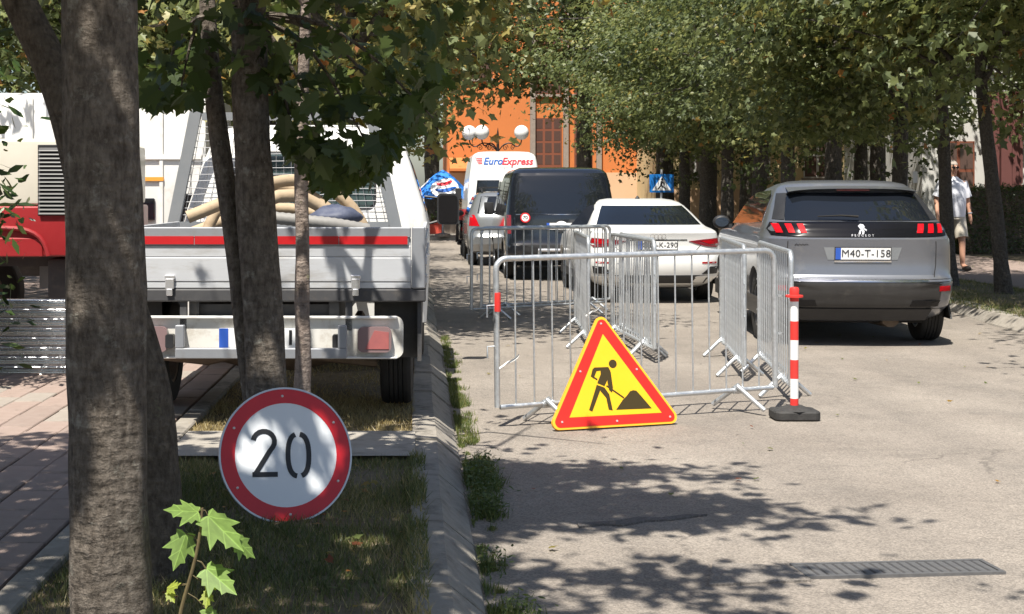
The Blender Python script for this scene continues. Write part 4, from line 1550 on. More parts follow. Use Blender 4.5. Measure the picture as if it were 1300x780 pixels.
# ---- striped post on a rubber foot
po = thing('delineator_post', (2.505, 9.45, 0.003), 'red and white striped plastic post in a black rubber foot', 'post')
fb = MB()
fb.prism([(-0.15, -0.09), (-0.12, -0.12), (0.12, -0.12), (0.15, -0.09), (0.15, 0.09), (0.12, 0.12), (-0.12, 0.12), (-0.15, 0.09)], lambda u, v, d: (u, v, d), 0.0, 0.062)
fb.build('base', 'rubber', po, bevel=0.01)
MB().lathe([(0.13, 0.0615), (0.06, 0.085), (0.05, 0.09)], 8).build('base_cap', 'rubber', po)
zz = [0.085, 0.135, 0.265, 0.39, 0.52, 0.645, 0.775]
for i in range(6):
    MB().lathe([(0.0275, zz[i]), (0.0275, zz[i + 1])], 16).build('band', 'post_red' if i % 2 == 0 else 'post_white', po, smooth=True, angle=40)
cp = MB()
cp.lathe([(0.029, 0.775), (0.030, 0.80), (0.058, 0.803), (0.058, 0.816), (0.030, 0.820), (0.032, 0.855), (0.026, 0.868), (0.012, 0.870)], 16)
cp.build('cap', 'post_red', po, smooth=True, angle=40)

# ---- pedestrian crossing sign in the distance
cs = at(840, 233, 36.0)
cr = thing('crossing_sign', (cs.x, 36.0, 0.0), 'blue square pedestrian crossing sign above the white sedan', 'sign', rz=R(4))
MB().tube([(0, 0.03, 0), (0, 0.03, 2.1)], 0.03, 8).build('pole', 'pole_grey', cr)
zc = cs.z
cf = lambda u, v, d: Vector((u, -d, zc + v))
MB().prism([(-0.31, -0.23), (0.31, -0.23), (0.31, 0.23), (-0.31, 0.23)], cf, -0.02, 0.0).build('plate', 'sign_blue', cr)
MB().prism([(-0.25, -0.18), (0.25, -0.18), (0.0, 0.18)], cf, -0.001, 0.004).build('white_triangle', 'sign_white', cr)
m = MB()
stroke(m, [(0.0, 0.06), (-0.02, -0.05)], 0.05, cf, 0.003, 0.008)
stroke(m, [(-0.02, -0.05), (-0.10, -0.15)], 0.03, cf, 0.003, 0.0083)
stroke(m, [(-0.02, -0.05), (0.06, -0.10), (0.10, -0.15)], 0.03, cf, 0.003, 0.0086)
stroke(m, [(0.0, 0.04), (0.08, -0.02)], 0.025, cf, 0.003, 0.0089)
m.prism([(0.01 + 0.03 * math.cos(t), 0.10 + 0.03 * math.sin(t)) for t in np.linspace(0, 6.28, 10, endpoint=False)], cf, 0.003, 0.008)
m.build('pictogram', 'sign_black', cr)

# ---- grey pole by the right row with a small notice on the next trunk
gp = thing('lamp_pole', (at(1147, 200, 24.2).x, 24.2, 0.1), 'pale grey steel lamp pole standing behind the silver car', 'pole')
MB().tube([(0, 0, 0), (0, 0, 2.6), (0, 0, 6.0)], [0.075, 0.07, 0.05], 12).build('shaft', 'pole_grey', gp, smooth=True)
MB().lathe([(0.12, 0.0), (0.12, 0.04), (0.085, 0.3)], 12).build('base', 'pole_grey', gp, smooth=True)
nb_ = at(1162, 225, 22.6)
tag(MB().box(nb_.x - 0.035, nb_.x + 0.035, 22.60, 22.615, nb_.z - 0.09, nb_.z + 0.09).build('notice', 'paper'), 'small white paper notice fixed to a tree trunk beside the grey pole', 'notice')

# ---- stack of corrugated zinc sheets leaning on edge
cz = thing('corrugated_sheet_fence', (-2.95, 10.85, 0.105), 'shiny corrugated zinc sheets standing on edge in front of the red truck', 'metal sheet')


def corr(x0, x1, y0, h, ph, nm):
    m = MB()
    n_ = 110

    def f(u, v):
        z = h * v
        return Vector((x0 + (x1 - x0) * u + 0.0, y0 + 0.02 * math.sin(2 * math.pi * (z / 0.072) + ph) + 0.06 * v + 0.004 * math.sin(3 * u + ph), 0.012 + z))
    m.grid(f, 6, n_)
    o = m.build(nm, 'zinc_sheet', cz, smooth=True, angle=80)
    so = o.modifiers.new('thick', 'SOLIDIFY')
    so.thickness = 0.002
    return o


corr(-0.9, 0.62, 0.0, 0.56, 0.0, 'sheet')
corr(-0.95, 0.58, 0.06, 0.565, 1.2, 'sheet')
corr(-0.85, 0.66, 0.12, 0.55, 2.0, 'sheet')
MB().box(-0.5, -0.45, -0.03, 0.2, 0.0, 0.012).box(0.3, 0.35, -0.03, 0.2, 0.0, 0.012).build('batten', 'rust_steel', cz)

# ================================================================== VEHICLES
class Hull:
    """car shell from stacked horizontal outlines: (z, y_rear, y_front, half width)"""

    def __init__(s, lev, br=0.10, bf=0.25, rr=0.28, rf=0.45):
        s.L = lev
        s.z = [l[0] for l in lev]
        s.br, s.bf, s.rr, s.rf = br, bf, rr, rf

    def par(s, z):
        return [float(np.interp(z, s.z, [l[k] for l in s.L])) for k in (1, 2, 3)]

    def rear(s, x, z):
        yr, yf, hw = s.par(z)
        a = min(abs(x), hw)
        rc = min(s.rr, hw * 0.7, (yf - yr) * 0.45)
        y = yr + s.br * (a / hw) ** 2
        if a > hw - rc:
            t = (a - (hw - rc)) / rc
            y += rc * (1 - math.sqrt(max(0.0, 1 - t * t)))
        return y

    def rf_(s, u, v, off):
        return Vector((u, s.rear(u, v) - off, v))

    def lf(s, u, v, off):                 # left flank: u along y
        return Vector((-(s.par(v)[2] + off), u, v))

    def rt(s, u, v, off):
        return Vector((s.par(v)[2] + off, u, v))

    def contour(s, z):
        yr, yf, hw = s.par(z)
        ln = yf - yr
        rc = min(s.rr, hw * 0.7, ln * 0.45)
        rf = min(s.rf, hw * 0.7, ln * 0.45)
        H = []
        for i in range(6):
            x = (hw - rc) * i / 6
            H.append((x, yr + s.br * (x / hw) ** 2))
        for i in range(9):
            a = math.pi / 2 * i / 8
            x = hw - rc + rc * math.sin(a)
            H.append((x, yr + s.br * (x / hw) ** 2 + rc * (1 - math.cos(a))))
        y0 = H[-1][1]
        y1 = yf - s.bf - rf
        if y1 < y0 + 0.02:
            y1 = y0 + 0.02
        for i in range(1, 9):
            H.append((hw, y0 + (y1 - y0) * i / 9))
        for i in range(9):
            a = math.pi / 2 * i / 8
            x = hw - rf + rf * math.cos(a)
            H.append((x, y1 + (yf - y1) * (math.sin(a) * 0.75) if False else y1 + rf * math.sin(a)))
        x_e = H[-1][0]
        for i in range(1, 7):
            x = x_e * (1 - i / 6)
            H.append((x, y1 + rf + (yf - y1 - rf) * (1 - (x / max(hw, 1e-3)) ** 2)))
        return H

    def build(s, wheels, R_w, parent, mat, name='body'):
        m = MB()
        n = None
        vs = []
        zs = []
        for i in range(len(s.z) - 1):
            zs += [s.z[i], (s.z[i] + s.z[i + 1]) / 2]
        zs.append(s.z[-1])
        for z in zs:
            H = s.contour(z)
            full = H + [(-x, y) for x, y in reversed(H[1:-1])]
            n = len(full)
            vs += [(x, y, z) for x, y in full]
        fs = []
        for i in range(len(zs) - 1):
            for k in range(n):
                a, b = i * n, (i + 1) * n
                fs.append((a + k, a + (k + 1) % n, b + (k + 1) % n, b + k))
        fs.append(tuple(reversed(range(n))))
        fs.append(tuple(range((len(zs) - 1) * n, len(zs) * n)))
        m.add(vs, fs)
        me = m.mesh(name)
        o = bpy.data.objects.new(name, me)
        C.objects.link(o)
        cut = MB()
        for y, z in wheels:
            for sx in (-1, 1):
                hw = s.par(z + R_w * 0.5)[2]
                Mx = Matrix.Translation((sx * (hw - 0.30), y, z)) @ Matrix.Rotation(R(90) * sx, 4, 'Y')
                cut.lathe([(R_w + 0.055, 0.0), (R_w + 0.055, 0.5)], 28, Mx)
        co = bpy.data.objects.new('cut', cut.mesh('cut'))
        C.objects.link(co)
        bo = o.modifiers.new('b', 'BOOLEAN')
        bo.object = co
        bo.operation = 'DIFFERENCE'
        bo.solver = 'EXACT'
        dg = bpy.context.evaluated_depsgraph_get()
        me2 = bpy.data.meshes.new_from_object(o.evaluated_get(dg))
        bpy.data.objects.remove(co)
        bpy.data.objects.remove(o)
        me2.name = name
        return link(name, me2, mat, parent, True, 28)


def wheel(parent, x, y, r, wdt, side, rimr=0.62, steer=0.0, rim='rim', treads=5):
    e = bpy.data.objects.new('wheel', None)
    C.objects.link(e)
    e.parent = parent
    e.location = (x, y, r)
    e.rotation_euler = (0, 0, steer)
    h = wdt / 2
    Mx = Matrix.Rotation(R(90), 4, 'Y')
    ri = r * rimr
    pr = [(ri, -h * 0.9), (r * 0.86, -h), (r * 0.96, -h * 0.92), (r, -h * 0.7)]
    for k in range(treads):
        c = -h * 0.7 + (k + 0.5) * (h * 1.4 / treads)
        q = h * 1.4 / treads * 0.5
        if 0 < k:
            pr += [(r, c - q + 0.004), ]
        pr += [(r, c + q - 0.004)]
        if k < treads - 1:
            pr += [(r - 0.009, c + q - 0.002), (r - 0.009, c + q + 0.002)]
    pr += [(r, h * 0.7), (r * 0.96, h * 0.92), (r * 0.86, h), (ri, h * 0.9)]
    MB().lathe(pr, 36, Mx, close=True).build('tyre', 'tyre', e, smooth=True, angle=40)
    rm = MB()
    sg_ = side
    rm.lathe([(ri, -h * 0.85), (ri, h * 0.85), (ri * 0.92, h * 0.8), (ri * 0.9, -h * 0.85)], 28, Mx, close=True)
    for k in range(5):
        a = 2 * math.pi * k / 5
        Q = Matrix.Rotation(a, 4, 'X')
        rm.box(sg_ * h * 0.45 - 0.02, sg_ * h * 0.45 + 0.02, -0.035, 0.035, 0.03, ri * 0.93, Q)
    rm.lathe([(0.07, -h * 0.2), (0.07, h * 0.55), (0.05, h * 0.62)], 14, Mx if side > 0 else Matrix.Rotation(R(-90), 4, 'Y'))
    rm.build('rim', rim, e, smooth=True, angle=35)
    return e


def plate_eu(parent, fn, cx, cz, text, off, wd=0.52, ht=0.112):
    p = MB().decal([(cx - wd / 2 - .008, cz - ht / 2 - .008), (cx + wd / 2 + .008, cz - ht / 2 - .008), (cx + wd / 2 + .008, cz + ht / 2 + .008), (cx - wd / 2 - .008, cz + ht / 2 + .008)], fn, off, 0.02, 2).build('number_plate', 'black_plastic', parent)
    MB().decal([(cx - wd / 2, cz - ht / 2), (cx + wd / 2, cz - ht / 2), (cx + wd / 2, cz + ht / 2), (cx - wd / 2, cz + ht / 2)], fn, off + 0.003, 0.003, 2).build('plate_face', 'plate_white', p)
    MB().decal([(cx - wd / 2, cz - ht / 2), (cx - wd / 2 + 0.05, cz - ht / 2), (cx - wd / 2 + 0.05, cz + ht / 2), (cx - wd / 2, cz + ht / 2)], fn, off + 0.0045, 0.002, 1).build('blue_band', 'plate_blue', p)
    if text:
        m = MB()
        put_text(m, text, lambda u, v, o: fn(cx + 0.027 + u, cz + v, o), 0.100, off + 0.0065, offset=0.0, spacing=1.04)
        m.build('plate_text', 'plate_ink', p)
    return p


# ------------------------------------------------------------- silver SUV
suv = thing('silver_suv', (4.32, 13.74, 0.004), 'silver family suv with clawed red tail lights and dark bumper', 'car', rz=R(-4.7))
H = Hull([(0.23, 0.35, 4.15, 0.76), (0.30, 0.16, 4.35, 0.84), (0.40, 0.06, 4.42, 0.895), (0.52, 0.015, 4.45, 0.915), (0.62, 0.0, 4.45, 0.92), (0.652, 0.012, 4.45, 0.92), (0.675, 0.055, 4.45, 0.92),
          (0.70, 0.075, 4.44, 0.92), (0.82, 0.09, 4.42, 0.922), (0.96, 0.075, 4.36, 0.918), (1.045, 0.065, 4.22, 0.905), (1.065, 0.095, 4.10, 0.90), (1.10, 0.115, 3.4, 0.885), (1.14, 0.135, 3.18, 0.872), (1.20, 0.185, 3.02, 0.845), (1.225, 0.225, 2.95, 0.835),
          (1.36, 0.375, 2.68, 0.775), (1.48, 0.52, 2.42, 0.715), (1.54, 0.60, 2.22, 0.675), (1.585, 0.66, 1.95, 0.615), (1.612, 0.80, 1.75, 0.52), (1.625, 1.0, 1.55, 0.35)], br=0.09, rr=0.30)
H.build([(0.87, 0.345), (3.55, 0.345)], 0.345, suv, 'silver_paint')
# lower bumper, black
m = MB()
m.decal([(-0.90, 0.37), (0.90, 0.37), (0.915, 0.52), (0.92, 0.64), (-0.92, 0.64), (-0.915, 0.52)], H.rf_, 0.012, 0.03, 5)
bp_ = m.build('rear_bumper', 'dark_bumper', suv, smooth=True)
m = MB()
m.decal([(-0.62, 0.255), (0.62, 0.255), (0.66, 0.37), (-0.66, 0.37)], lambda u, v, o: Vector((u, 0.06 - o + 0.10 * (u / 0.9) ** 2 + (0.37 - v) * 0.9, v)), 0.0, 0.05, 3)
m.build('diffuser', 'black_plastic', bp_)
for sx in (-1, 1):
    MB().decal([(sx * 0.44, 0.395), (sx * 0.70, 0.395), (sx * 0.74, 0.455), (sx * 0.46, 0.455)], H.rf_, 0.018, 0.01, 2).build('exhaust_trim', 'gloss_black', bp_)
m = MB()
m.decal([(-0.885, 0.635), (0.885, 0.635), (0.885, 0.665), (-0.885, 0.665)], H.rf_, 0.018, 0.03, 3)
m.build('chrome_strip', 'chrome', bp_, smooth=True)
for sx in (-1, 1):
    MB().decal([(sx * 0.72, 0.545), (sx * 0.85, 0.545), (sx * 0.85, 0.595), (sx * 0.72, 0.595)], H.rf_, 0.017, 0.01, 2).build('fog_lamp', 'lamp_red', bp_)
# tailgate shut lines
for sx in (-1, 1):
    m = MB()
    L, Rr = ribbon([(sx * 0.68, 0.68), (sx * 0.705, 0.80), (sx * 0.705, 0.98), (sx * 0.70, 1.06)], 0.007)
    for i in range(3):
        m.decal([L[i], L[i + 1], Rr[i + 1], Rr[i]], H.rf_, 0.0025, 0.002, 1)
    m.build('shut_line', 'underbody', suv)
# black band with lamps
bd = MB()
bd.decal([(-0.84, 1.082), (-0.5, 1.068), (0.5, 1.068), (0.84, 1.082), (0.862, 1.14), (0.825, 1.205), (0.4, 1.215), (-0.4, 1.215), (-0.825, 1.205), (-0.862, 1.14)], H.rf_, 0.016, 0.03, 9, 0.04)
bd = bd.build('lamp_band', 'gloss_black', suv, smooth=True, angle=20)
for sx in (-1, 1):
    for k in range(3):
        x = sx * (0.565 + 0.108 * k)
        s_ = -1 if True else 1
        MB().decal([(x - 0.030 + 0.014 * sx * s_, 1.105), (x + 0.030 + 0.014 * sx * s_, 1.105), (x + 0.030 - 0.012 * sx * s_, 1.193), (x - 0.030 - 0.012 * sx * s_, 1.193)], H.rf_, 0.022, 0.008, 3, 0.02).build('tail_lamp', 'lamp_red', bd)
# emblem and lettering
m = MB()
cx, cz_ = 0.0, 1.142
for pl in ([(-0.035, 0.03), (-0.01, 0.05), (0.02, 0.045), (0.03, 0.02), (0.01, 0.0), (-0.02, 0.005)], [(-0.02, 0.005), (0.01, 0.0), (0.022, -0.02), (0.012, -0.05), (-0.005, -0.05), (0.0, -0.02)],
           [(-0.025, -0.01), (-0.008, -0.012), (-0.022, -0.05), (-0.038, -0.048)], [(0.02, 0.012), (0.045, -0.005), (0.04, -0.02), (0.02, -0.005)]):
    m.decal([(cx + a, cz_ + b) for a, b in pl], H.rf_, 0.021, 0.004, 1)
m.build('emblem', 'badge', bd)
m = MB()
put_text(m, 'PEUGEOT', lambda u, v, o: H.rf_(u, 1.080 + v, o), 0.030, 0.0185, spacing=1.9)
m.build('lettering', 'badge', bd)
m = MB()
stroke(m, [(-0.64, 0.985), (-0.625, 0.998), (-0.61, 0.985), (-0.595, 0.998), (-0.58, 0.985), (-0.565, 0.997), (-0.55, 0.986), (-0.535, 0.997), (-0.515, 0.99)], 0.006, H.rf_, 0.0, 0.004)
m.build('dealer_script', 'black_plastic', suv)
# rear window, spoiler, wiper
m = MB()
m.decal([(-0.70, 1.225), (0.70, 1.225), (0.685, 1.30), (0.64, 1.44), (0.61, 1.495), (-0.61, 1.495), (-0.64, 1.44), (-0.685, 1.30)], H.rf_, 0.013, 0.02, 9, 0.04)
wn = m.build('rear_window', 'car_glass', suv, smooth=True, angle=20)
for sx in (-1, 1):
    m = MB()
    m.decal([(sx * 0.705, 1.23), (sx * 0.80, 1.235), (sx * 0.70, 1.49), (sx * 0.62, 1.495), (sx * 0.65, 1.42)], H.rf_, 0.014, 0.02, 6, 0.03)
    m.build('window_pillar', 'black_plastic', suv, smooth=True, angle=20)
MB().tube([(-0.02, 0.185, 1.262), (-0.18, 0.20, 1.272), (-0.40, 0.235, 1.262)], [0.013, 0.010, 0.006], 6).build('wiper', 'underbody', suv)
sp = MB()
sp.grid(lambda u, v: Vector(((u - 0.5) * 1.26 * (1 - 0.04 * v), 0.44 + 0.10 * (2 * u - 1) ** 2 + 0.42 * v, 1.535 + 0.055 * math.sin(v * 1.4) - 0.03 * (2 * u - 1) ** 4)), 20, 6)
sp.grid(lambda u, v: Vector(((u - 0.5) * 1.26, 0.44 + 0.10 * (2 * u - 1) ** 2 + 0.16 * v, 1.535 - 0.028 * v - 0.03 * (2 * u - 1) ** 4)), 20, 2)
sp.build('roof_spoiler', 'silver_paint', suv, smooth=True, angle=50)
MB().decal([(-0.16, 1.512), (0.16, 1.512), (0.16, 1.526), (-0.16, 1.526)], lambda u, v, o: Vector((u, 0.50 + 0.10 * (2 * u) ** 2 - o, v)), 0.0, 0.006, 1).build('brake_lamp', 'lamp_dark_red', suv)
plw = MB()
plw.decal([(-0.33, 0.845), (0.33, 0.845), (0.37, 0.965), (-0.37, 0.965)], H.rf_, 0.003, 0.002, 3)
plw.build('plate_recess', 'frame_grey', suv, smooth=True)
MB().decal([(-0.27, 0.822), (0.27, 0.822), (0.27, 0.838), (-0.27, 0.838)], H.rf_, 0.012, 0.01, 1).build('handle_strip', 'chrome', suv)
plate_eu(suv, H.rf_, 0.0, 0.905, 'M40-T-158', 0.012)
# side glass and trim
for fn, sx in ((H.lf, -1), (H.rt, 1)):
    MB().decal([(0.80, 1.20), (1.55, 1.17), (2.75, 1.15), (2.35, 1.42), (2.0, 1.50), (1.2, 1.52), (0.95, 1.46)], fn, 0.006, 0.015, 4).build('side_window', 'car_glass', suv, smooth=True, angle=20)
    MB().decal([(0.3, 0.26), (4.1, 0.26), (4.1, 0.42), (3.95, 0.44), (0.45, 0.44)], lambda u, v, o, fn=fn: fn(u, max(v, 0.40), o) * 1.0 - Vector((0, 0, max(v, 0.40) - v)), 0.010, 0.02, 2).build('sill', 'dark_bumper', suv)
    a = Vector((sx * 0.90, 2.62, 1.10))
    mi = MB()
    mi.sphere(a + Vector((sx * 0.12, 0.0, 0.06)), 0.1, 14, 10, (1.0, 0.55, 0.80))
    mi.box(min(a.x, a.x + sx * 0.08), max(a.x, a.x + sx * 0.08), a.y - 0.03, a.y + 0.03, a.z - 0.01, a.z + 0.04)
    mm = mi.build('door_mirror', 'black_plastic', suv, smooth=True)
    mg = MB().decal([(sx * 1.02 + 0.075 * math.cos(t), 1.162 + 0.055 * math.sin(t)) for t in np.linspace(0, 6.28, 16, endpoint=False)], lambda u, v, o: Vector((u, 2.585 - o, v)), 0.02, 0.01, 2)
    mg.build('mirror_glass', 'mirror_dark', mm)
for x, y, s in ((-0.79, 0.87, -1), (0.79, 0.87, 1), (-0.79, 3.55, -1), (0.79, 3.55, 1)):
    wheel(suv, x, y, 0.345, 0.225, s)
MB().box(-0.68, 0.68, 0.55, 3.9, 0.20, 0.26).box(-0.7, 0.7, 0.80, 0.94, 0.27, 0.36).build('underbody', 'underbody', suv)
MB().tube([(0.35, 0.45, 0.25), (0.35, 1.2, 0.22)], 0.09, 10).build('silencer', 'rust_steel', suv)

# ------------------------------------------------------------- white sedan
sed = thing('white_sedan', (3.27, 19.22, 0.004), 'white saloon car with a four ring badge waiting beside the barriers', 'car', rz=R(0.4))
S = Hull([(0.20, 0.40, 4.1, 0.72), (0.27, 0.15, 4.35, 0.82), (0.36, 0.045, 4.44, 0.885), (0.48, 0.005, 4.48, 0.905), (0.60, 0.0, 4.50, 0.908), (0.68, 0.03, 4.48, 0.908), (0.74, 0.05, 4.42, 0.905), (0.84, 0.045, 4.30, 0.90), (0.90, 0.035, 3.9, 0.888), (0.955, 0.02, 3.30, 0.868),
          (0.975, 0.05, 3.20, 0.858), (1.00, 0.22, 3.12, 0.845), (1.025, 0.50, 3.05, 0.825), (1.06, 0.60, 2.96, 0.795), (1.20, 0.90, 2.68, 0.715), (1.31, 1.16, 2.45, 0.645), (1.36, 1.32, 2.32, 0.60), (1.395, 1.55, 2.15, 0.53), (1.415, 1.80, 2.0, 0.40)], br=0.12, rr=0.30)
S.build([(0.93, 0.315), (3.56, 0.315)], 0.315, sed, 'white_paint')
m = MB()
m.decal([(-0.73, 1.055), (0.73, 1.055), (0.62, 1.25), (0.575, 1.315), (-0.575, 1.315), (-0.62, 1.25)], S.rf_, 0.016, 0.03, 9, 0.04)
m.build('rear_window', 'car_glass', sed, smooth=True, angle=20)
for sx in (-1, 1):
    q = [(sx * 0.42, 0.845), (sx * 0.62, 0.868), (sx * 0.86, 0.885), (sx * 0.885, 0.80), (sx * 0.84, 0.755), (sx * 0.66, 0.775), (sx * 0.52, 0.81)]
    tl_ = MB().decal(q, S.rf_, 0.008, 0.01, 3, 0.05).build('tail_lamp', 'lamp_dark_red', sed, smooth=True, angle=30)
    q = [(sx * 0.58, 0.850), (sx * 0.85, 0.872), (sx * 0.868, 0.815), (sx * 0.72, 0.80)]
    MB().decal(q, S.rf_, 0.012, 0.01, 2, 0.05).build('lamp_core', 'lamp_red', tl_)
    for z0, z1, mt in ((0.40, 0.50, 'black_plastic'),):
        MB().decal([(sx * 0.60, z0), (sx * 0.84, z0), (sx * 0.86, z1), (sx * 0.72, z1)], S.rf_, 0.006, 0.01, 2, 0.05).build('bumper_vent', mt, sed)
    MB().decal([(sx * 0.60, 0.545), (sx * 0.82, 0.545), (sx * 0.82, 0.565), (sx * 0.60, 0.565)], S.rf_, 0.006, 0.008, 1).build('reflector', 'lamp_red', sed)
m = MB()
m.decal([(-0.66, 0.27), (0.66, 0.27), (0.72, 0.385), (-0.72, 0.385)], S.rf_, 0.008, 0.03, 3, 0.05)
m.build('diffuser', 'black_plastic', sed)
m = MB()
for k in range(4):
    c = (-0.075 + 0.05 * k, 0.905)
    n_ = 20
    A_ = [S.rf_(c[0] + 0.034 * math.cos(t), c[1] + 0.034 * math.sin(t), 0.008 + 0.0006 * k) for t in np.linspace(0, 2 * math.pi, n_, endpoint=False)]
    B_ = [S.rf_(c[0] + 0.027 * math.cos(t), c[1] + 0.027 * math.sin(t), 0.008 + 0.0006 * k) for t in np.linspace(0, 2 * math.pi, n_, endpoint=False)]
    m.add(A_ + B_, [(i, (i + 1) % n_, n_ + (i + 1) % n_, n_ + i) for i in range(n_)])
m.build('badge', 'badge', sed)
m = MB()
m.decal([(-0.40, 0.855), (0.40, 0.855), (0.40, 0.868), (-0.40, 0.868)], S.rf_, 0.004, 0.003, 1)
for sx in (-1, 1):
    L, Rr = ribbon([(sx * 0.50, 0.70), (sx * 0.56, 0.76), (sx * 0.60, 0.80)], 0.006)
    for i in range(2):
        m.decal([L[i], L[i + 1], Rr[i + 1], Rr[i]], S.rf_, 0.002, 0.002, 1)
m.decal([(-0.84, 0.692), (0.84, 0.692), (0.84, 0.698), (-0.84, 0.698)], S.rf_, 0.002, 0.002, 1)
m.build('shut_line', 'underbody', sed)
plate_eu(sed, S.rf_, 0.0, 0.79, 'O17-K-290', 0.012)
for fn, sx in ((S.lf, -1), (S.rt, 1)):
    MB().decal([(1.20, 1.05), (1.9, 1.02), (2.95, 0.99), (2.55, 1.22), (2.3, 1.30), (1.75, 1.325), (1.42, 1.26)], fn, 0.006, 0.015, 4).build('side_window', 'car_glass', sed, smooth=True, angle=20)
    MB().decal([(0.5, 0.24), (3.9, 0.24), (3.9, 0.36), (0.5, 0.36)], lambda u, v, o, fn=fn: fn(u, max(v, 0.36), o) - Vector((0, 0, max(v, 0.36) - v)), 0.004, 0.02, 1).build('sill', 'black_plastic', sed)
    mi = MB().sphere((sx * 1.0, 2.78, 1.0), 0.085, 12, 8, (1.1, 0.6, 0.75))
    mi.box(min(sx * 0.84, sx * 0.95), max(sx * 0.84, sx * 0.95), 2.76, 2.80, 0.955, 0.985)
    mi.build('door_mirror', 'white_paint', sed, smooth=True)
    for y in (1.15, 2.18):
        MB().decal([(y, 0.45), (y + 0.008, 0.45), (y + 0.008 + .1, 0.95), (y + .1, 0.95)], fn, 0.002, 0.002, 1).build('shut_line', 'underbody', sed)
MB().lathe([(0.035, 1.41), (0.03, 1.425), (0.006, 1.455)], 8, Matrix.Translation((0, 1.75, 0))).build('roof_aerial', 'black_plastic', sed)
for x, y, s in ((-0.78, 0.93, -1), (0.78, 0.93, 1), (-0.78, 3.56, -1), (0.78, 3.56, 1)):
    wheel(sed, x, y, 0.315, 0.21, s)
MB().box(-0.62, 0.62, 0.6, 3.9, 0.18, 0.235).box(-0.7, 0.7, 0.87, 0.98, 0.24, 0.33).build('underbody', 'underbody', sed)

# ------------------------------------------------------------- black van
van = thing('black_van', (2.50, 24.3, 0.004), 'black panel van with wide tinted rear window and round 70 sticker', 'van', rz=R(0.3))
V = Hull([(0.26, 0.30, 4.6, 0.80), (0.34, 0.08, 4.8, 0.90), (0.46, 0.01, 4.88, 0.945), (0.60, 0.0, 4.90, 0.952), (0.66, 0.035, 4.90, 0.952), (0.80, 0.06, 4.86, 0.952), (1.0, 0.07, 4.65, 0.948), (1.08, 0.075, 4.35, 0.943), (1.2, 0.10, 4.10, 0.93),
          (1.5, 0.17, 3.65, 0.885), (1.75, 0.25, 3.25, 0.845), (1.84, 0.29, 3.05, 0.82), (1.895, 0.36, 2.9, 0.77), (1.93, 0.52, 2.75, 0.68), (1.95, 0.8, 2.5, 0.45)], br=0.07, rr=0.16)
V.build([(0.98, 0.33), (3.98, 0.33)], 0.33, van, 'black_paint')
m = MB().decal([(-0.80, 1.17), (0.80, 1.17), (0.785, 1.45), (0.755, 1.74), (0.70, 1.79), (-0.70, 1.79), (-0.755, 1.74), (-0.785, 1.45)], V.rf_, 0.006, 0.02, 5)
m.build('rear_window', 'car_glass', van, smooth=True, angle=20)
for sx in (-1, 1):
    MB().decal([(sx * 0.86, 0.80), (sx * 0.935, 0.80), (sx * 0.93, 1.12), (sx * 0.86, 1.12)], V.rf_, 0.008, 0.01, 2, 0.04).build('tail_lamp', 'lamp_dark_red', van)
plate_eu(van, V.rf_, 0.0, 0.93, '', 0.012)
m = MB().decal([(-0.78, 1.125), (0.78, 1.125), (0.78, 1.133), (-0.78, 1.133)], V.rf_, 0.005, 0.004, 1)
m.build('trim_line', 'chrome', van)
m = MB().decal([(-0.9, 0.36), (0.9, 0.36), (0.93, 0.62), (-0.93, 0.62)], V.rf_, 0.008, 0.02, 3)
m.build('rear_bumper', 'black_plastic', van, smooth=True)
sk = MB().prism([(-0.62 + 0.085 * math.cos(t), 1.075 + 0.085 * math.sin(t)) for t in np.linspace(0, 6.2832, 24, endpoint=False)], V.rf_, 0.0, 0.008).build('speed_sticker', 'sign_red', van)
MB().prism([(-0.62 + 0.062 * math.cos(t), 1.075 + 0.062 * math.sin(t)) for t in np.linspace(0, 6.2832, 24, endpoint=False)], V.rf_, 0.0, 0.010).build('sticker_face', 'logo_white', sk)
m = MB()
put_text(m, '70', lambda u, v, o: V.rf_(u - 0.62, v + 1.075, o), 0.085, 0.012, offset=0.002)
m.build('sticker_text', 'plate_ink', sk)
for fn, sx in ((V.lf, -1), (V.rt, 1)):
    for a, b in ((0.45, 1.6), (1.75, 2.8), (2.95, 3.5)):
        MB().decal([(a, 1.15), (b, 1.15), (b - (0.1 if b > 3 else 0), 1.70), (a, 1.72)], fn, 0.006, 0.015, 3).build('side_window', 'car_glass', van, smooth=True, angle=20)
    mi = MB().box(sx * 1.05 - 0.09, sx * 1.05 + 0.09, 3.45, 3.55, 1.08, 1.32)
    mi.box(min(sx * 0.92, sx * 1.0), max(sx * 0.92, sx * 1.0), 3.48, 3.52, 1.12, 1.16)
    mi.build('door_mirror', 'black_plastic', van, bevel=0.02, segs=2)
for x, y, s in ((-0.82, 0.98, -1), (0.82, 0.98, 1), (-0.82, 3.98, -1), (0.82, 3.98, 1)):
    wheel(van, x, y, 0.33, 0.215, s)
MB().box(-0.66, 0.66, 0.5, 4.3, 0.24, 0.30).build('underbody', 'underbody', van)
tb = MB().tube([(-0.42, -0.12, 0.40), (0.42, -0.12, 0.40)], 0.03, 8).tube([(-0.42, -0.12, 0.53), (0.42, -0.12, 0.53)], 0.03, 8)
for x in (-0.4, 0.4):
    tb.tube([(x, -0.12, 0.40), (x, 0.1, 0.42)], 0.025, 6).tube([(x, -0.12, 0.40), (x, -0.12, 0.53)], 0.025, 6)
tb.build('step_bar', 'badge', van, smooth=True)

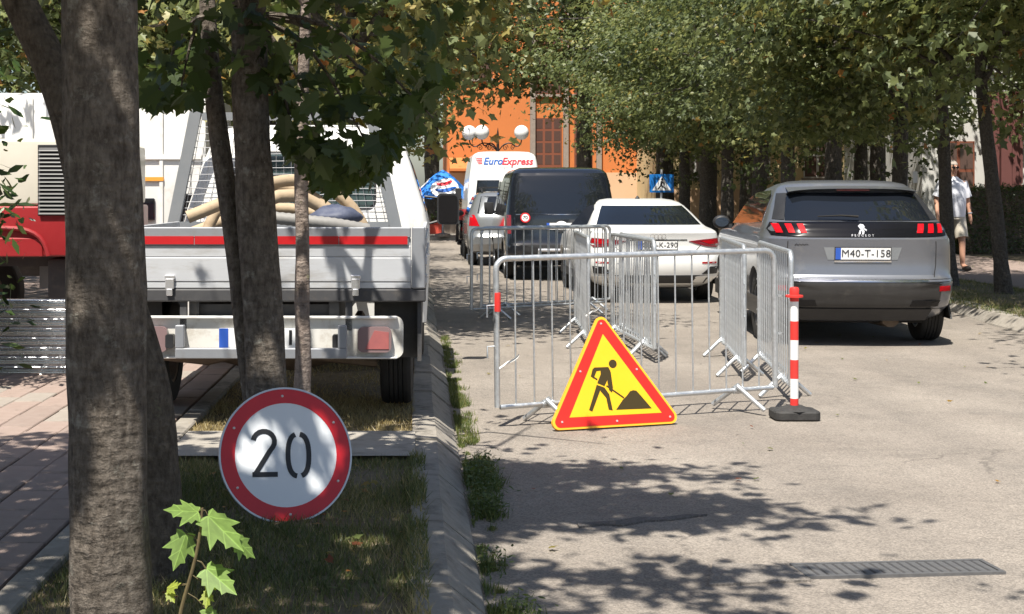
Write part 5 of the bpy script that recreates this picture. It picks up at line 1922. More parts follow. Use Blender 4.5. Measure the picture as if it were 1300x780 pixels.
# ------------------------------------------------------------- grey estate with roof bars
gc = thing('grey_estate_car', (1.98, 29.2, 0.004), 'silver grey estate car with roof rack, mostly hidden by the black van', 'car')
G = Hull([(0.22, 0.35, 4.1, 0.74), (0.30, 0.12, 4.3, 0.84), (0.45, 0.01, 4.4, 0.885), (0.60, 0.0, 4.42, 0.89), (0.68, 0.05, 4.4, 0.89), (0.95, 0.09, 4.2, 0.885), (1.02, 0.11, 3.5, 0.87), (1.08, 0.14, 3.1, 0.85), (1.3, 0.32, 2.7, 0.77), (1.45, 0.47, 2.35, 0.70), (1.50, 0.56, 2.1, 0.64), (1.53, 0.8, 1.8, 0.45)], br=0.09, rr=0.25)
G.build([(0.85, 0.315), (3.45, 0.315)], 0.315, gc, 'grey_paint')
MB().decal([(-0.70, 1.08), (0.70, 1.08), (0.61, 1.43), (-0.61, 1.43)], G.rf_, 0.006, 0.02, 4).build('rear_window', 'car_glass', gc, smooth=True, angle=20)
for sx in (-1, 1):
    MB().decal([(sx * 0.66, 0.82), (sx * 0.87, 0.82), (sx * 0.85, 1.05), (sx * 0.76, 1.05)], G.rf_, 0.008, 0.01, 2, 0.05).build('tail_lamp', 'lamp_red', gc)
    MB().tube([(sx * 0.58, 0.7, 1.51), (sx * 0.58, 0.85, 1.58), (sx * 0.58, 2.0, 1.58), (sx * 0.58, 2.2, 1.50)], 0.018, 6).build('roof_rail', 'black_plastic', gc)
    MB().decal([(0.75, 1.05), (2.8, 1.04), (2.3, 1.42), (1.0, 1.42)], G.lf if sx < 0 else G.rt, 0.006, 0.015, 3).build('side_window', 'car_glass', gc, smooth=True, angle=20)
    MB().sphere((sx * 0.98, 2.8, 1.05), 0.085, 10, 8, (1.1, 0.6, 0.75)).build('door_mirror', 'black_plastic', gc, smooth=True)
for y in (0.95, 1.85):
    MB().box(-0.62, 0.62, y - 0.03, y + 0.03, 1.60, 1.63).build('roof_bar', 'black_plastic', gc)
plate_eu(gc, G.rf_, 0.0, 0.75, '', 0.012)
for x, y, s in ((-0.77, 0.85, -1), (0.77, 0.85, 1), (-0.77, 3.45, -1), (0.77, 3.45, 1)):
    wheel(gc, x, y, 0.315, 0.2, s)

# ------------------------------------------------------------- white courier van
cv = thing('courier_van', (2.42, 38.6, 0.004), 'tall white courier van lettered EuroExpress on its rear doors', 'van')
K = Hull([(0.30, 0.25, 5.6, 0.84), (0.40, 0.06, 5.8, 0.95), (0.55, 0.0, 5.9, 0.99), (0.75, 0.03, 5.9, 1.0), (1.2, 0.04, 5.5, 1.0), (1.5, 0.06, 5.0, 0.985), (1.9, 0.10, 4.6, 0.95), (2.3, 0.16, 4.3, 0.90), (2.48, 0.20, 4.2, 0.865), (2.56, 0.27, 4.1, 0.81), (2.62, 0.42, 3.9, 0.70), (2.65, 0.8, 3.5, 0.45)], br=0.05, rr=0.12)
K.build([(1.1, 0.34), (4.8, 0.34)], 0.34, cv, 'white_paint')
m = MB()
put_text(m, 'Euro', lambda u, v, o: K.rf_(u - 0.315, v + 2.36, o), 0.27, 0.010, shear=0.25, offset=0.006)
m.build('lettering', 'logo_blue', cv)
m = MB()
put_text(m, 'Express', lambda u, v, o: K.rf_(u + 0.345, v + 2.355, o), 0.27, 0.0105, shear=0.25, offset=0.006)
m.build('lettering', 'logo_red', cv)
m = MB()
for k in range(4):
    stroke(m, [(-0.80 + 0.03 * k, 2.46 - 0.055 * k), (-0.70, 2.435 - 0.045 * k), (-0.60, 2.44 - 0.045 * k)], 0.024, K.rf_, 0.0, 0.009)
m.build('swoosh', 'logo_red', cv)
m = MB().decal([(-0.90, 2.18), (0.90, 2.18), (0.90, 2.192), (-0.90, 2.192)], K.rf_, 0.003, 0.002, 1).decal([(-0.006, 0.62), (0.006, 0.62), (0.006, 2.18), (-0.006, 2.18)], K.rf_, 0.003, 0.002, 1)
m.build('shut_line', 'frame_grey', cv)
for sx in (-1, 1):
    MB().decal([(sx * 0.14, 1.25), (sx * 0.80, 1.25), (sx * 0.74, 1.85), (sx * 0.14, 1.85)], K.rf_, 0.006, 0.01, 2).build('rear_window', 'car_glass', cv, smooth=True)
    MB().decal([(sx * 0.91, 0.75), (sx * 0.97, 0.75), (sx * 0.96, 1.15), (sx * 0.91, 1.15)], K.rf_, 0.008, 0.01, 2, 0.04).build('tail_lamp', 'lamp_red', cv)
    MB().box(sx * 1.12 - 0.09, sx * 1.12 + 0.09, 4.3, 4.4, 1.30, 1.65).build('door_mirror', 'black_plastic', cv, bevel=0.02)
for x, y, s in ((-0.86, 1.1, -1), (0.86, 1.1, 1), (-0.86, 4.8, -1), (0.86, 4.8, 1)):
    wheel(cv, x, y, 0.34, 0.22, s)

# ------------------------------------------------------------- scooter parked by the kerb
sc_ = thing('motor_scooter', (1.17, 33.6, 0.004), 'black and red motor scooter parked left of the grey estate car', 'scooter')
wheel(sc_, 0, 0.25, 0.27, 0.12, -1)
wheel(sc_, 0, 1.5, 0.27, 0.12, -1)
b = MB()
b.hexa([(-0.13, 0.0, 0.42), (0.13, 0.0, 0.42), (0.13, 0.75, 0.36), (-0.13, 0.75, 0.36)], [(-0.11, -0.02, 0.78), (0.11, -0.02, 0.78), (0.14, 0.75, 0.74), (-0.14, 0.75, 0.74)])
b.hexa([(-0.16, 0.75, 0.25), (0.16, 0.75, 0.25), (0.16, 1.2, 0.25), (-0.16, 1.2, 0.25)], [(-0.16, 0.75, 0.34), (0.16, 0.75, 0.34), (0.16, 1.2, 0.34), (-0.16, 1.2, 0.34)])
b.hexa([(-0.2, 1.18, 0.3), (0.2, 1.18, 0.3), (0.16, 1.32, 0.3), (-0.16, 1.32, 0.3)], [(-0.17, 1.02, 0.98), (0.17, 1.02, 0.98), (0.12, 1.12, 1.0), (-0.12, 1.12, 1.0)])
b.build('body', 'gloss_black', sc_, bevel=0.03, segs=2)
MB().hexa([(-0.13, 0.0, 0.785), (0.13, 0.0, 0.785), (0.15, 0.8, 0.745), (-0.15, 0.8, 0.745)], [(-0.11, 0.03, 0.86), (0.11, 0.03, 0.86), (0.12, 0.75, 0.82), (-0.12, 0.75, 0.82)]).build('seat', 'black_plastic', sc_, bevel=0.02, segs=2)
MB().tube([(-0.33, 0.98, 1.08), (-0.1, 1.06, 1.04), (0.1, 1.06, 1.04), (0.33, 0.98, 1.08)], 0.017, 8).tube([(0, 1.06, 1.03), (0, 1.5, 0.3)], 0.03, 8).build('handlebar', 'black_plastic', sc_, smooth=True)
MB().box(-0.15, 0.15, -0.26, 0.02, 0.86, 1.12).build('top_box', 'old_red', sc_, bevel=0.04, segs=2)
MB().box(-0.08, 0.08, -0.045, -0.012, 0.62, 0.70).build('tail_lamp', 'lamp_red', sc_, bevel=0.01)
for sx in (-1, 1):
    MB().tube([(sx * 0.28, 1.0, 1.08), (sx * 0.34, 1.0, 1.22)], 0.007, 6).sphere((sx * 0.36, 1.0, 1.27), 0.06, 10, 8, (1, 0.4, 0.8)).build('mirror', 'black_plastic', sc_, smooth=True)

# ------------------------------------------------------------- white flatbed truck
tk = thing('flatbed_truck', (-0.905, 8.5, 0.125), 'white flatbed truck with grey tailgate and red reflective strip parked on the verge', 'truck', rz=R(-0.8))
HW = 0.965
# bed
bed = MB().box(-HW, HW, 0.055, 2.55, 0.735, 0.80).build('bed_floor', 'dark_steel', tk, bevel=0.006)
MB().box(-HW - 0.004, HW + 0.004, 0.0, 0.052, 0.722, 0.798).build('rear_beam', 'dark_steel', tk, bevel=0.008)
tgm = MB()
tgm.box(-HW + 0.06, HW - 0.085, 0.012, 0.035, 0.802, 1.10)
tgm.box(-HW + 0.06, HW - 0.085, 0.004, 0.012, 0.802, 0.838)
tgm.box(-HW + 0.06, HW - 0.085, 0.0, 0.012, 0.842, 0.985)
tgm.box(-HW + 0.06, HW - 0.085, 0.005, 0.012, 0.989, 1.055)
tg_ = tgm.build('tailgate', 'bed_grey', tk, bevel=0.004)
MB().box(-HW + 0.06, HW - 0.085, -0.004, 0.038, 1.101, 1.165).build('tailgate_rail', 'bed_rail', tg_, bevel=0.006)
MB().box(-HW + 0.06, HW - 0.10, -0.004, 0.010, 1.058, 1.100).build('tape_backing', 'bed_rail', tg_)
for x0, x1 in ((-0.86, -0.41), (-0.405, 0.045), (0.05, 0.45), (0.455, 0.86)):
    MB().box(x0, x1, -0.0075, -0.003, 1.064, 1.112).build('reflective_strip', 'tape_red', tg_)
for px in (214, 450):
    x = (px - 332) / 213.6
    l_ = MB().box(x - 0.025, x + 0.025, -0.024, 0.0, 0.80, 0.86).box(x - 0.018, x + 0.018, -0.03, 0.0, 0.76, 0.80).box(x - 0.03, x + 0.03, -0.018, 0.0, 0.855, 0.88)
    l_.build('latch', 'badge', tg_, bevel=0.003)
for sx in (-1, 1):
    MB().box(sx * (HW - 0.04) - 0.04, sx * (HW - 0.04) + 0.04, -0.006, 0.06, 0.80, 1.168).build('corner_post', 'bed_rail', tk, bevel=0.008)
    s_ = MB().box(sx * (HW - 0.012) - 0.012, sx * (HW - 0.012) + 0.012, 0.065, 2.5, 0.80, 1.15)
    for k in range(3):
        s_.box(sx * (HW + 0.004) - 0.006, sx * (HW + 0.004) + 0.006, 0.08, 2.48, 0.83 + 0.11 * k, 0.88 + 0.11 * k)
    s_.build('side_board', 'bed_grey', tk, bevel=0.003)
    MB().box(sx * (HW + 0.012) - 0.012, sx * (HW + 0.012) + 0.012, 0.14, 0.2, 0.86, 1.0).build('side_hook', 'badge', tk, bevel=0.004)
# chassis
ch = MB()
for sx in (-1, 1):
    ch.box(sx * 0.42 - 0.03, sx * 0.42 + 0.03, 0.06, 4.4, 0.58, 0.72)
for y in (0.1, 0.9, 1.7, 2.5):
    ch.box(-0.39, 0.39, y, y + 0.06, 0.60, 0.70)
for px in (230, 441):
    x = (px - 332) / 213.6
    ch.box(x - 0.02, x + 0.02, 0.02, 0.06, 0.55, 0.722)
ch.build('chassis', 'dark_steel', tk)
ax = MB().tube([(-0.72, 0.86, 0.33), (-0.35, 0.86, 0.31), (-0.16, 0.86, 0.33), (0.16, 0.86, 0.33), (0.35, 0.86, 0.31), (0.72, 0.86, 0.33)], [0.05, 0.05, 0.12, 0.12, 0.05, 0.05], 10)
for sx in (-1, 1):
    ax.tube([(sx * 0.5, 0.2, 0.52), (sx * 0.5, 0.5, 0.38), (sx * 0.5, 0.86, 0.30), (sx * 0.5, 1.2, 0.38), (sx * 0.5, 1.5, 0.52)], 0.035, 6)
ax.build('rear_axle', 'rust_steel', tk, smooth=True)
MB().tube([(-0.75, 0.5, 0.36), (-0.4, 0.45, 0.33), (-0.1, 0.45, 0.40), (0.2, 0.5, 0.36), (0.65, 0.6, 0.30)], 0.04, 8).build('exhaust', 'rust_steel', tk, smooth=True)
# light panel
lp = MB()
o_ = 0.245


def rrect(x0, x1, z0, z1, r, n=5):
    P = []
    for cx, cz, a0 in ((x1 - r, z0 + r, -90), (x1 - r, z1 - r, 0), (x0 + r, z1 - r, 90), (x0 + r, z0 + r, 180)):
        for k in range(n + 1):
            a = R(a0 + 90 * k / n)
            P.append((cx + r * math.cos(a), cz + r * math.sin(a)))
    return P


tf = lambda u, v, d: Vector((u, -d, v))
lp.prism(rrect(-0.86, 0.835, 0.385, 0.635, 0.05), lambda u, v, d: Vector((u, 0.02 - d, v)), -0.02, 0.0)
pan = lp.build('light_panel', 'truck_cream', tk)
MB().box(-0.82, 0.80, -0.012, 0.018, 0.622, 0.638).box(-0.82, 0.80, -0.010, 0.018, 0.384, 0.396).build('panel_lip', 'truck_white', pan, bevel=0.004)
for sx in (-1, 1):
    lx = 0.665 * sx + (0.0 if sx > 0 else 0.0)
    l_ = MB().prism(rrect(lx - 0.10, lx + 0.10, 0.425, 0.575, 0.035), tf, -0.018, 0.030).build('tail_lamp', 'lamp_grey', pan)
    MB().prism([(lx - 0.055 * sx, 0.445), (lx + 0.085 * sx, 0.445), (lx + 0.085 * sx, 0.545), (lx + 0.0 * sx, 0.555)][::sx], tf, 0.028, 0.034).build('lamp_lens', 'lamp_old_red', l_)
    MB().box(sx * 0.355 - 0.03, sx * 0.355 + 0.03, -0.035, 0.018, 0.44, 0.56).build('plate_lamp', 'black_plastic', pan, bevel=0.01, segs=2) if False else None
for x in (-0.60 + 0.05, 0.44):
    MB().prism(rrect(x - 0.024, x + 0.024, 0.45, 0.53, 0.01), tf, -0.018, 0.04).build('plate_lamp', 'black_plastic', pan)
pl = MB().box(-0.26, 0.28, -0.002, 0.016, 0.445, 0.565).build('number_plate', 'plate_white', pan)
MB().box(-0.26, -0.205, -0.0045, 0.0, 0.446, 0.564).build('blue_band', 'plate_blue', pl)
m = MB()
put_text(m, '1', lambda u, v, o: Vector((u + 0.165, -o, v + 0.505)), 0.12, 0.005, offset=0.003)
m.build('plate_text', 'plate_ink', pl)
ub = MB()
x0, x1 = -0.505, 0.505
ub.box(x0, x1, -0.10, -0.05, 0.395, 0.455)
ub.box(x0, x0 + 0.052, -0.10, -0.051, 0.456, 0.59).box(x1 - 0.052, x1, -0.10, -0.051, 0.456, 0.59)
ub.box(x0 + 0.01, x0 + 0.042, -0.05, 0.3, 0.54, 0.58).box(x1 - 0.042, x1 - 0.01, -0.05, 0.3, 0.54, 0.58)
ub.build('underrun_bar', 'bed_rail', tk, bevel=0.004)
# mudguards and wheels
for sx in (-1, 1):
    mg = MB()
    mg.box(sx * 0.80 - 0.15, sx * 0.80 + 0.14, 0.30, 0.32, 0.36, 0.73)
    mg.hexa([(sx * 0.93 - 0.012, 0.10, 0.36), (sx * 0.93 + 0.012, 0.10, 0.36), (sx * 0.93 + 0.012, 0.42, 0.40), (sx * 0.93 - 0.012, 0.42, 0.40)],
            [(sx * 0.93 - 0.012, 0.10, 0.72), (sx * 0.93 + 0.012, 0.10, 0.72), (sx * 0.93 + 0.012, 1.4, 0.72), (sx * 0.93 - 0.012, 1.4, 0.72)])
    mg.build('mudguard', 'dark_steel', tk)
    wheel(tk, sx * 0.775, 0.86, 0.345, 0.205, sx, rim='rust_steel')
    wheel(tk, sx * 0.83, 3.55, 0.345, 0.20, sx, rim='rust_steel')
# cab
cx = 0.0
cb = MB()
yb0, yb1 = 2.72, 4.75
secs = [(0.35, 0.955, 2.75, 4.72), (0.75, 0.975, 2.72, 4.80), (1.10, 0.975, 2.72, 4.78), (1.25, 0.94, 2.74, 4.55), (1.60, 0.83, 2.80, 4.25), (1.80, 0.755, 2.86, 4.05), (1.88, 0.70, 2.95, 3.9), (1.92, 0.55, 3.1, 3.7)]
vs, fs = [], []
nn_ = 24
for z, hw, a, b in secs:
    r_ = 0.10
    for k in range(4):
        cx_, cy_ = ((hw - r_, a + r_), (hw - r_, b - r_), (-hw + r_, b - r_), (-hw + r_, a + r_))[k]
        for j in range(6):
            t = R(-90 + 90 * k + 18 * j)
            vs.append((cx_ + r_ * math.cos(t), cy_ + r_ * math.sin(t), z))
for i in range(len(secs) - 1):
    for k in range(nn_):
        fs.append((i * nn_ + k, i * nn_ + (k + 1) % nn_, (i + 1) * nn_ + (k + 1) % nn_, (i + 1) * nn_ + k))
fs += [tuple(reversed(range(nn_))), tuple(range((len(secs) - 1) * nn_, len(secs) * nn_))]
cb.add(vs, fs)
cab = cb.build('cab', 'truck_white', tk, smooth=True, angle=25)
caby = lambda z: float(np.interp(z, [s[0] for s in secs], [s[2] for s in secs]))
cf_ = lambda u, v, d: Vector((u, caby(v) - d, v))
MB().decal(rrect(-0.56, 0.56, 1.24, 1.70, 0.07), cf_, 0.006, 0.01, 3).build('rear_window_seal', 'black_plastic', cab, smooth=True)
MB().decal(rrect(-0.545, 0.545, 1.255, 1.685, 0.06), cf_, 0.010, 0.004, 3).build('rear_window', 'cab_glass', cab, smooth=True)
for sx in (-1, 1):
    cs_ = lambda u, v, d, sx=sx: Vector((sx * (float(np.interp(v, [s[0] for s in secs], [s[1] for s in secs])) + d), u, v))
    MB().decal([(2.95, 1.22), (4.1, 1.22), (3.95, 1.6), (3.1, 1.68)], cs_, 0.006, 0.01, 2).build('side_window', 'car_glass', cab)
    a = MB().prism(rrect(sx * 1.135 - 0.095, sx * 1.135 + 0.095, 1.10, 1.365, 0.035), lambda u, v, d: Vector((u, 3.84 - d, v)), -0.045, 0.035)
    a.tube([(sx * 0.95, 3.86, 1.10), (sx * 1.13, 3.86, 1.15)], 0.012, 6).tube([(sx * 0.93, 3.86, 1.34), (sx * 1.13, 3.86, 1.32)], 0.012, 6)
    mm = a.build('door_mirror', 'black_plastic', tk)
    MB().prism(rrect(sx * 1.135 - 0.08, sx * 1.135 + 0.08, 1.115, 1.35, 0.03), lambda u, v, d: Vector((u, 3.80 - d, v)), 0.0, 0.002).build('mirror_glass', 'gloss_black', mm)
# headboard frame with wire mesh
hb = MB()
yh = 2.62


def hp(px, py):
    s_ = FPX / (8.5 + yh)
    return Vector(((px - VX) / s_ + 0.905, yh, EYE - (py - VY) / s_ - 0.125))


for a, b in (((212, 292), (243, 140)), ((498, 292), (464, 140))):
    p, q = hp(*a), hp(*b)
    d = 0.045
    hb.hexa([(p.x - d, yh - 0.03, p.z - .02), (p.x + d, yh - 0.03, p.z - .02), (p.x + d, yh + 0.03, p.z - .02), (p.x - d, yh + 0.03, p.z - .02)],
            [(q.x - d, yh - 0.03, q.z), (q.x + d, yh - 0.03, q.z), (q.x + d, yh + 0.03, q.z), (q.x - d, yh + 0.03, q.z)])
zt, zl = hp(0, 143).z, hp(0, 285).z
hb.box(hp(243, 0).x + 0.046, hp(464, 0).x - 0.046, yh - 0.028, yh + 0.028, zt - 0.06, zt)
hb.box(hp(214, 0).x + 0.05, hp(496, 0).x - 0.05, yh - 0.026, yh + 0.026, zl - 0.03, zl + 0.02)
hb.box(-0.9, 0.9, yh - 0.024, yh + 0.024, 0.80, 0.85)
hb.box(hp(213, 0).x - 0.03, hp(213, 0).x + 0.03, yh - 0.025, yh + 0.025, 0.85, zl).box(hp(497, 0).x - 0.03, hp(497, 0).x + 0.03, yh - 0.025, yh + 0.025, 0.85, zl)
hbo = hb.build('headboard', 'frame_grey', tk)
wm = MB()
rw = random.Random(3)
zt -= 0.06
zl += 0.02
wid = lambda z: (np.interp(z, [zl, zt], [hp(216, 0).x, hp(241, 0).x]), np.interp(z, [zl, zt], [hp(494, 0).x, hp(466, 0).x]))
nrow, ncol = 15, 26
for i in range(1, nrow):
    z = zl + (zt - zl) * i / nrow
    a, b = wid(z)
    P = [(a + (b - a) * k / 8, yh - 0.004 + rw.uniform(-.004, .004), z + rw.uniform(-0.006, 0.006)) for k in range(9)]
    wm.tube(P, 0.0026, 4, False)
for k in range(1, ncol):
    t = k / ncol
    wm.tube([(wid(zl)[0] + (wid(zl)[1] - wid(zl)[0]) * t, yh + 0.002, zl), (wid(zt)[0] + (wid(zt)[1] - wid(zt)[0]) * t, yh + 0.002, zt)], 0.0026, 4, False)
tag(wm.build('wire_mesh', 'wire', hbo), kind='stuff')

# load on the bed
ho = thing('hose_bundle', (-0.95, 9.9, 0.93), 'thick beige hoses bundled on the bed of the flatbed truck', 'hose')
hl = Vector(ho.location)


def hh(px, py, Y):
    return at(px, py, Y) - hl


for k, (pts, r_, mt) in enumerate((
        ([(238, 276, 9.6), (262, 268, 9.6), (295, 252, 9.7), (330, 235, 9.9), (375, 226, 10.1), (415, 236, 10.2), (450, 262, 10.2), (462, 290, 10.2)], 0.043, 'hose_beige'),
        ([(262, 300, 9.9), (266, 270, 9.9), (300, 246, 10.0), (345, 233, 10.2), (395, 245, 10.2), (430, 275, 10.2), (440, 292, 10.2)], 0.040, 'hose_beige'),
        ([(300, 292, 9.7), (335, 250, 9.8), (372, 243, 9.9), (405, 258, 10.0), (436, 290, 10.0)], 0.045, 'hose_beige'),
        ([(245, 295, 10.3), (300, 274, 10.3), (350, 262, 10.4), (400, 268, 10.4), (450, 296, 10.4)], 0.040, 'hose_beige'))):
    P, Q = interp_path([hh(*p) for p in pts], [r_] * len(pts), 0.08)
    MB().tube(P, Q, 12).build('hose', mt, ho, smooth=True, angle=60)
dr = thing('drain_pipe', (-0.9, 9.35, 0.93), 'grey corrugated drain pipe lying behind the truck tailgate', 'pipe')
P, Q = interp_path([at(330, 275, 9.35) - Vector(dr.location), at(370, 279, 9.35) - Vector(dr.location), at(420, 284, 9.35) - Vector(dr.location), at(468, 292, 9.4) - Vector(dr.location)], [0.04] * 4, 0.02)
Q = [0.040 + (0.004 if i % 2 else 0) for i in range(len(Q))]
MB().tube(P, Q, 10).build('pipe', 'hose_grey', dr, smooth=True, angle=60)
tb_ = MB()
c = at(425, 276, 9.75)
tb_.grid(lambda u, v: Vector((math.cos(2 * math.pi * u) * math.sin(math.pi * v) * 0.17, math.sin(2 * math.pi * u) * math.sin(math.pi * v) * 0.13, -math.cos(math.pi * v) * 0.085)) * (1 + 0.22 * noise.noise(Vector((math.cos(6.28 * u) * 2, math.sin(6.28 * u) * 2, v * 5)))), 22, 14)
o = tb_.build('crumpled_sack', 'tarp_blue', smooth=True, angle=60)
o.location = c
tag(o, 'crumpled dark blue sack lying among the hoses on the truck bed', 'sack')

# ------------------------------------------------------------- red and cream truck at the left
rd = thing('red_cream_truck', (-3.2, 12.2, 0.125), 'old red truck with cream upper cab and black louvred panel', 'truck')
sR = FPX / 12.2


def rp_(px, py, d=0.0):
    return Vector(((px - VX) / sR + 3.2, -d, EYE - (py - VY) / sR - 0.125))


zb_, zm_, zt_ = rp_(0, 326).z, rp_(0, 262).z, rp_(0, 176).z
xr = rp_(133, 0).x
MB().box(-2.2, xr, 0.0, 2.0, zb_, zm_).build('cab_lower', 'old_red', rd, bevel=0.03, segs=3)
MB().box(-2.15, xr - 0.02, 0.015, 1.98, zm_ + 0.002, zt_).build('cab_upper', 'cream_paint', rd, bevel=0.05, segs=3)
wa = MB()
P, Q = interp_path([rp_(-80, 326, 0.02), rp_(-60, 293, 0.02), rp_(-10, 289, 0.02), rp_(35, 291, 0.02), rp_(55, 300, 0.02), rp_(62, 325, 0.02)], [0.02] * 6, 0.05)
wa.tube(P, Q, 8)
wa.build('wheel_arch_lip', 'old_red', rd, smooth=True)
MB().box(rp_(-80, 0).x, rp_(55, 0).x, -0.012, 0.1, zb_ - 0.003, rp_(0, 302).z).build('side_step', 'old_red', rd, bevel=0.01)
lo_ = MB().box(rp_(48, 0).x, rp_(92, 0).x, -0.004, 0.02, rp_(0, 274).z, rp_(0, 184).z).build('louvre_panel', 'black_plastic', rd, bevel=0.004)
nl_ = 17
za, zb2 = rp_(0, 272).z, rp_(0, 187).z
for k in range(nl_):
    z = za + (zb2 - za) * (k + 0.5) / nl_
    MB().hexa([(rp_(50, 0).x, -0.030, z - 0.018), (rp_(91, 0).x, -0.030, z - 0.018), (rp_(91, 0).x, -0.005, z - 0.010), (rp_(50, 0).x, -0.005, z - 0.010)],
              [(rp_(50, 0).x, -0.026, z - 0.010), (rp_(91, 0).x, -0.026, z - 0.010), (rp_(91, 0).x, -0.005, z + 0.012), (rp_(50, 0).x, -0.005, z + 0.012)]).build('louvre', 'dark_bumper', lo_)
MB().tube([rp_(70, 180, -0.1), rp_(70, 168, -0.1), rp_(69, 167, -0.1), rp_(69, 120, -0.1)], [0.014, 0.014, 0.004, 0.003], 8).build('aerial', 'black_plastic', rd)
MB().box(-2.0, xr + 2.6, 0.5, 0.62, 0.72, 0.84).box(-2.0, xr + 2.6, 1.3, 1.42, 0.72, 0.84).build('chassis', 'dark_steel', rd)
MB().box(rp_(50, 0).x, rp_(110, 0).x, 0.25, 0.7, 0.44, 0.80).build('fuel_tank', 'dark_steel', rd, bevel=0.04, segs=2)
MB().box(rp_(15, 0).x, rp_(90, 0).x, 0.9, 0.93, 0.5, zb_ - .01).build('mud_flap', 'frame_grey', rd)
for x, y in ((-1.05, 0.25), (-1.05, 1.75), (1.7, 0.25), (1.7, 1.75)):
    e = wheel(rd, x, y, 0.42, 0.24, -1, rim='rust_steel')
    e.rotation_euler.z = R(90)

# ------------------------------------------------------------- white box truck behind
bt = thing('white_box_truck', (-2.9, 15.2, 0.11), 'tall white box truck with an orange stripe parked behind the red truck', 'truck')
sB = FPX / 15.2


def bp2(px, py):
    return ((px - VX) / sB + 2.9, EYE - (py - VY) / sB - 0.11)


xl, xr2 = -3.2, bp2(262, 0)[0]
MB().box(xl, xr2, 0.0, 2.1, 0.62, bp2(0, 118)[1]).build('box_body', 'truck_white', bt, bevel=0.05, segs=2)
m = MB()
for px in (40, 110, 205, 240):
    x = bp2(px, 0)[0]
    m.box(x - 0.02, x + 0.02, -0.022, 0.0, 0.7, bp2(0, 124)[1])
m.box(xl + .1, xr2 - .05, -0.03, 0.0, bp2(0, 203)[1], bp2(0, 197)[1])
m.build('panel_rib', 'truck_white', bt, bevel=0.004)
MB().box(bp2(150, 0)[0], bp2(208, 0)[0], -0.028, 0.0, bp2(0, 230)[1], bp2(0, 225)[1]).build('stripe', 'orange_stripe', bt)
MB().box(bp2(172, 0)[0], bp2(197, 0)[0], -0.034, 0.0, bp2(0, 280)[1], bp2(0, 252)[1]).build('side_window', 'car_glass', bt, bevel=0.01)
MB().box(xl, xr2, 0.4, 0.55, 0.48, 0.618).box(xl, xr2, 1.4, 1.55, 0.48, 0.618).build('chassis', 'dark_steel', bt)
for x, y in ((-2.3, 0.2), (-2.3, 1.85), (0.35, 0.2), (0.35, 1.85)):
    e = wheel(bt, x, y, 0.40, 0.22, -1, rim='rust_steel')
    e.rotation_euler.z = R(90)

# ================================================================== BUILDINGS AND BACKGROUND
def building(name, label, x0, x1, y, dep, h, wall, frm, wins, roof='roof_tile', plinth=None):
    t = thing(name, (x0, y, 0.1), label, 'building')
    W = x1 - x0
    MB().box(0, W, 0.0, dep, 0, h).build('wall', wall, t)
    if plinth:
        MB().box(-0.05, W + 0.05, -0.06, 0.0, 0, plinth[0]).build('plinth', plinth[1], t)
    MB().hexa([(-0.5, -0.5, h), (W + 0.5, -0.5, h), (W + 0.5, dep + .5, h), (-0.5, dep + .5, h)], [(1.5, dep * 0.4, h + 2.2), (W - 1.5, dep * 0.4, h + 2.2), (W - 1.5, dep * 0.6, h + 2.2), (1.5, dep * 0.6, h + 2.2)]).build('roof', roof, t)
    for (a, b, z0, z1, nx, nz) in wins:
        wn_ = MB().box(a, b, -0.03, 0.02, z0, z1).build('window', frm, t)
        nw, nh = (b - a) / nx, (z1 - z0) / nz
        for i in range(nx):
            for j in range(nz):
                MB().box(a + i * nw + 0.05, a + (i + 1) * nw - 0.05, -0.036, -0.025, z0 + j * nh + 0.05, z0 + (j + 1) * nh - 0.05).build('pane', 'pane', wn_)
        MB().box(a - 0.1, b + 0.1, -0.14, 0.0, z0 - 0.12, z0).build('sill', 'stone_pillar', wn_)
    return t


YB = 62.0
sO = FPX / YB
ox0 = (568 - VX) / sO


def ob(px, py):
    return (px - VX) / sO - ox0, EYE - (py - VY) / sO - 0.1


ob_w = []
for a, b in ((679, 713), (729, 752)):
    ob_w.append((ob(a, 0)[0], ob(b, 0)[0], ob(0, 226)[1], ob(0, 150)[1], 3 if b - a > 30 else 2, 5))
    ob_w.append((ob(a, 0)[0], ob(b, 0)[0], ob(0, 120)[1], ob(0, 40)[1], 3 if b - a > 30 else 2, 4))
    ob_w.append((ob(a, 0)[0], ob(b, 0)[0], 0.5, ob(0, 240)[1], 3 if b - a > 30 else 2, 2))
ob_w.append((ob(592, 0)[0], ob(625, 0)[0], ob(0, 100)[1], ob(0, 40)[1], 2, 3))
OB = building('orange_building', 'bright orange building with brown gridded windows at the end of the street', ox0, ox0 + 10.2, YB, 10, 11.0, 'facade_orange', 'brown_frame', ob_w, plinth=(2.3, 'facade_peach'))
for px in (676, 718, 760):
    x = ob(px, 0)[0]
    MB().box(x - 0.11, x + 0.11, -0.2, 0.0, 0, 10.8).build('pilaster', 'stone_pillar', OB)
MB().hexa([(ob(570, 0)[0], -1.6, 2.35), (ob(612, 0)[0], -1.6, 2.35), (ob(612, 0)[0], -0.02, 2.35), (ob(570, 0)[0], -0.02, 2.35)], [(ob(570, 0)[0], -1.6, 2.45), (ob(612, 0)[0], -1.6, 2.45), (ob(612, 0)[0], -0.02, 2.95), (ob(570, 0)[0], -0.02, 2.95)]).build('awning', 'facade_orange', OB)
MB().box(ob(588, 0)[0], ob(596, 0)[0], -0.03, 0.0, 0.2, 1.9).build('door', 'brown_frame', OB)

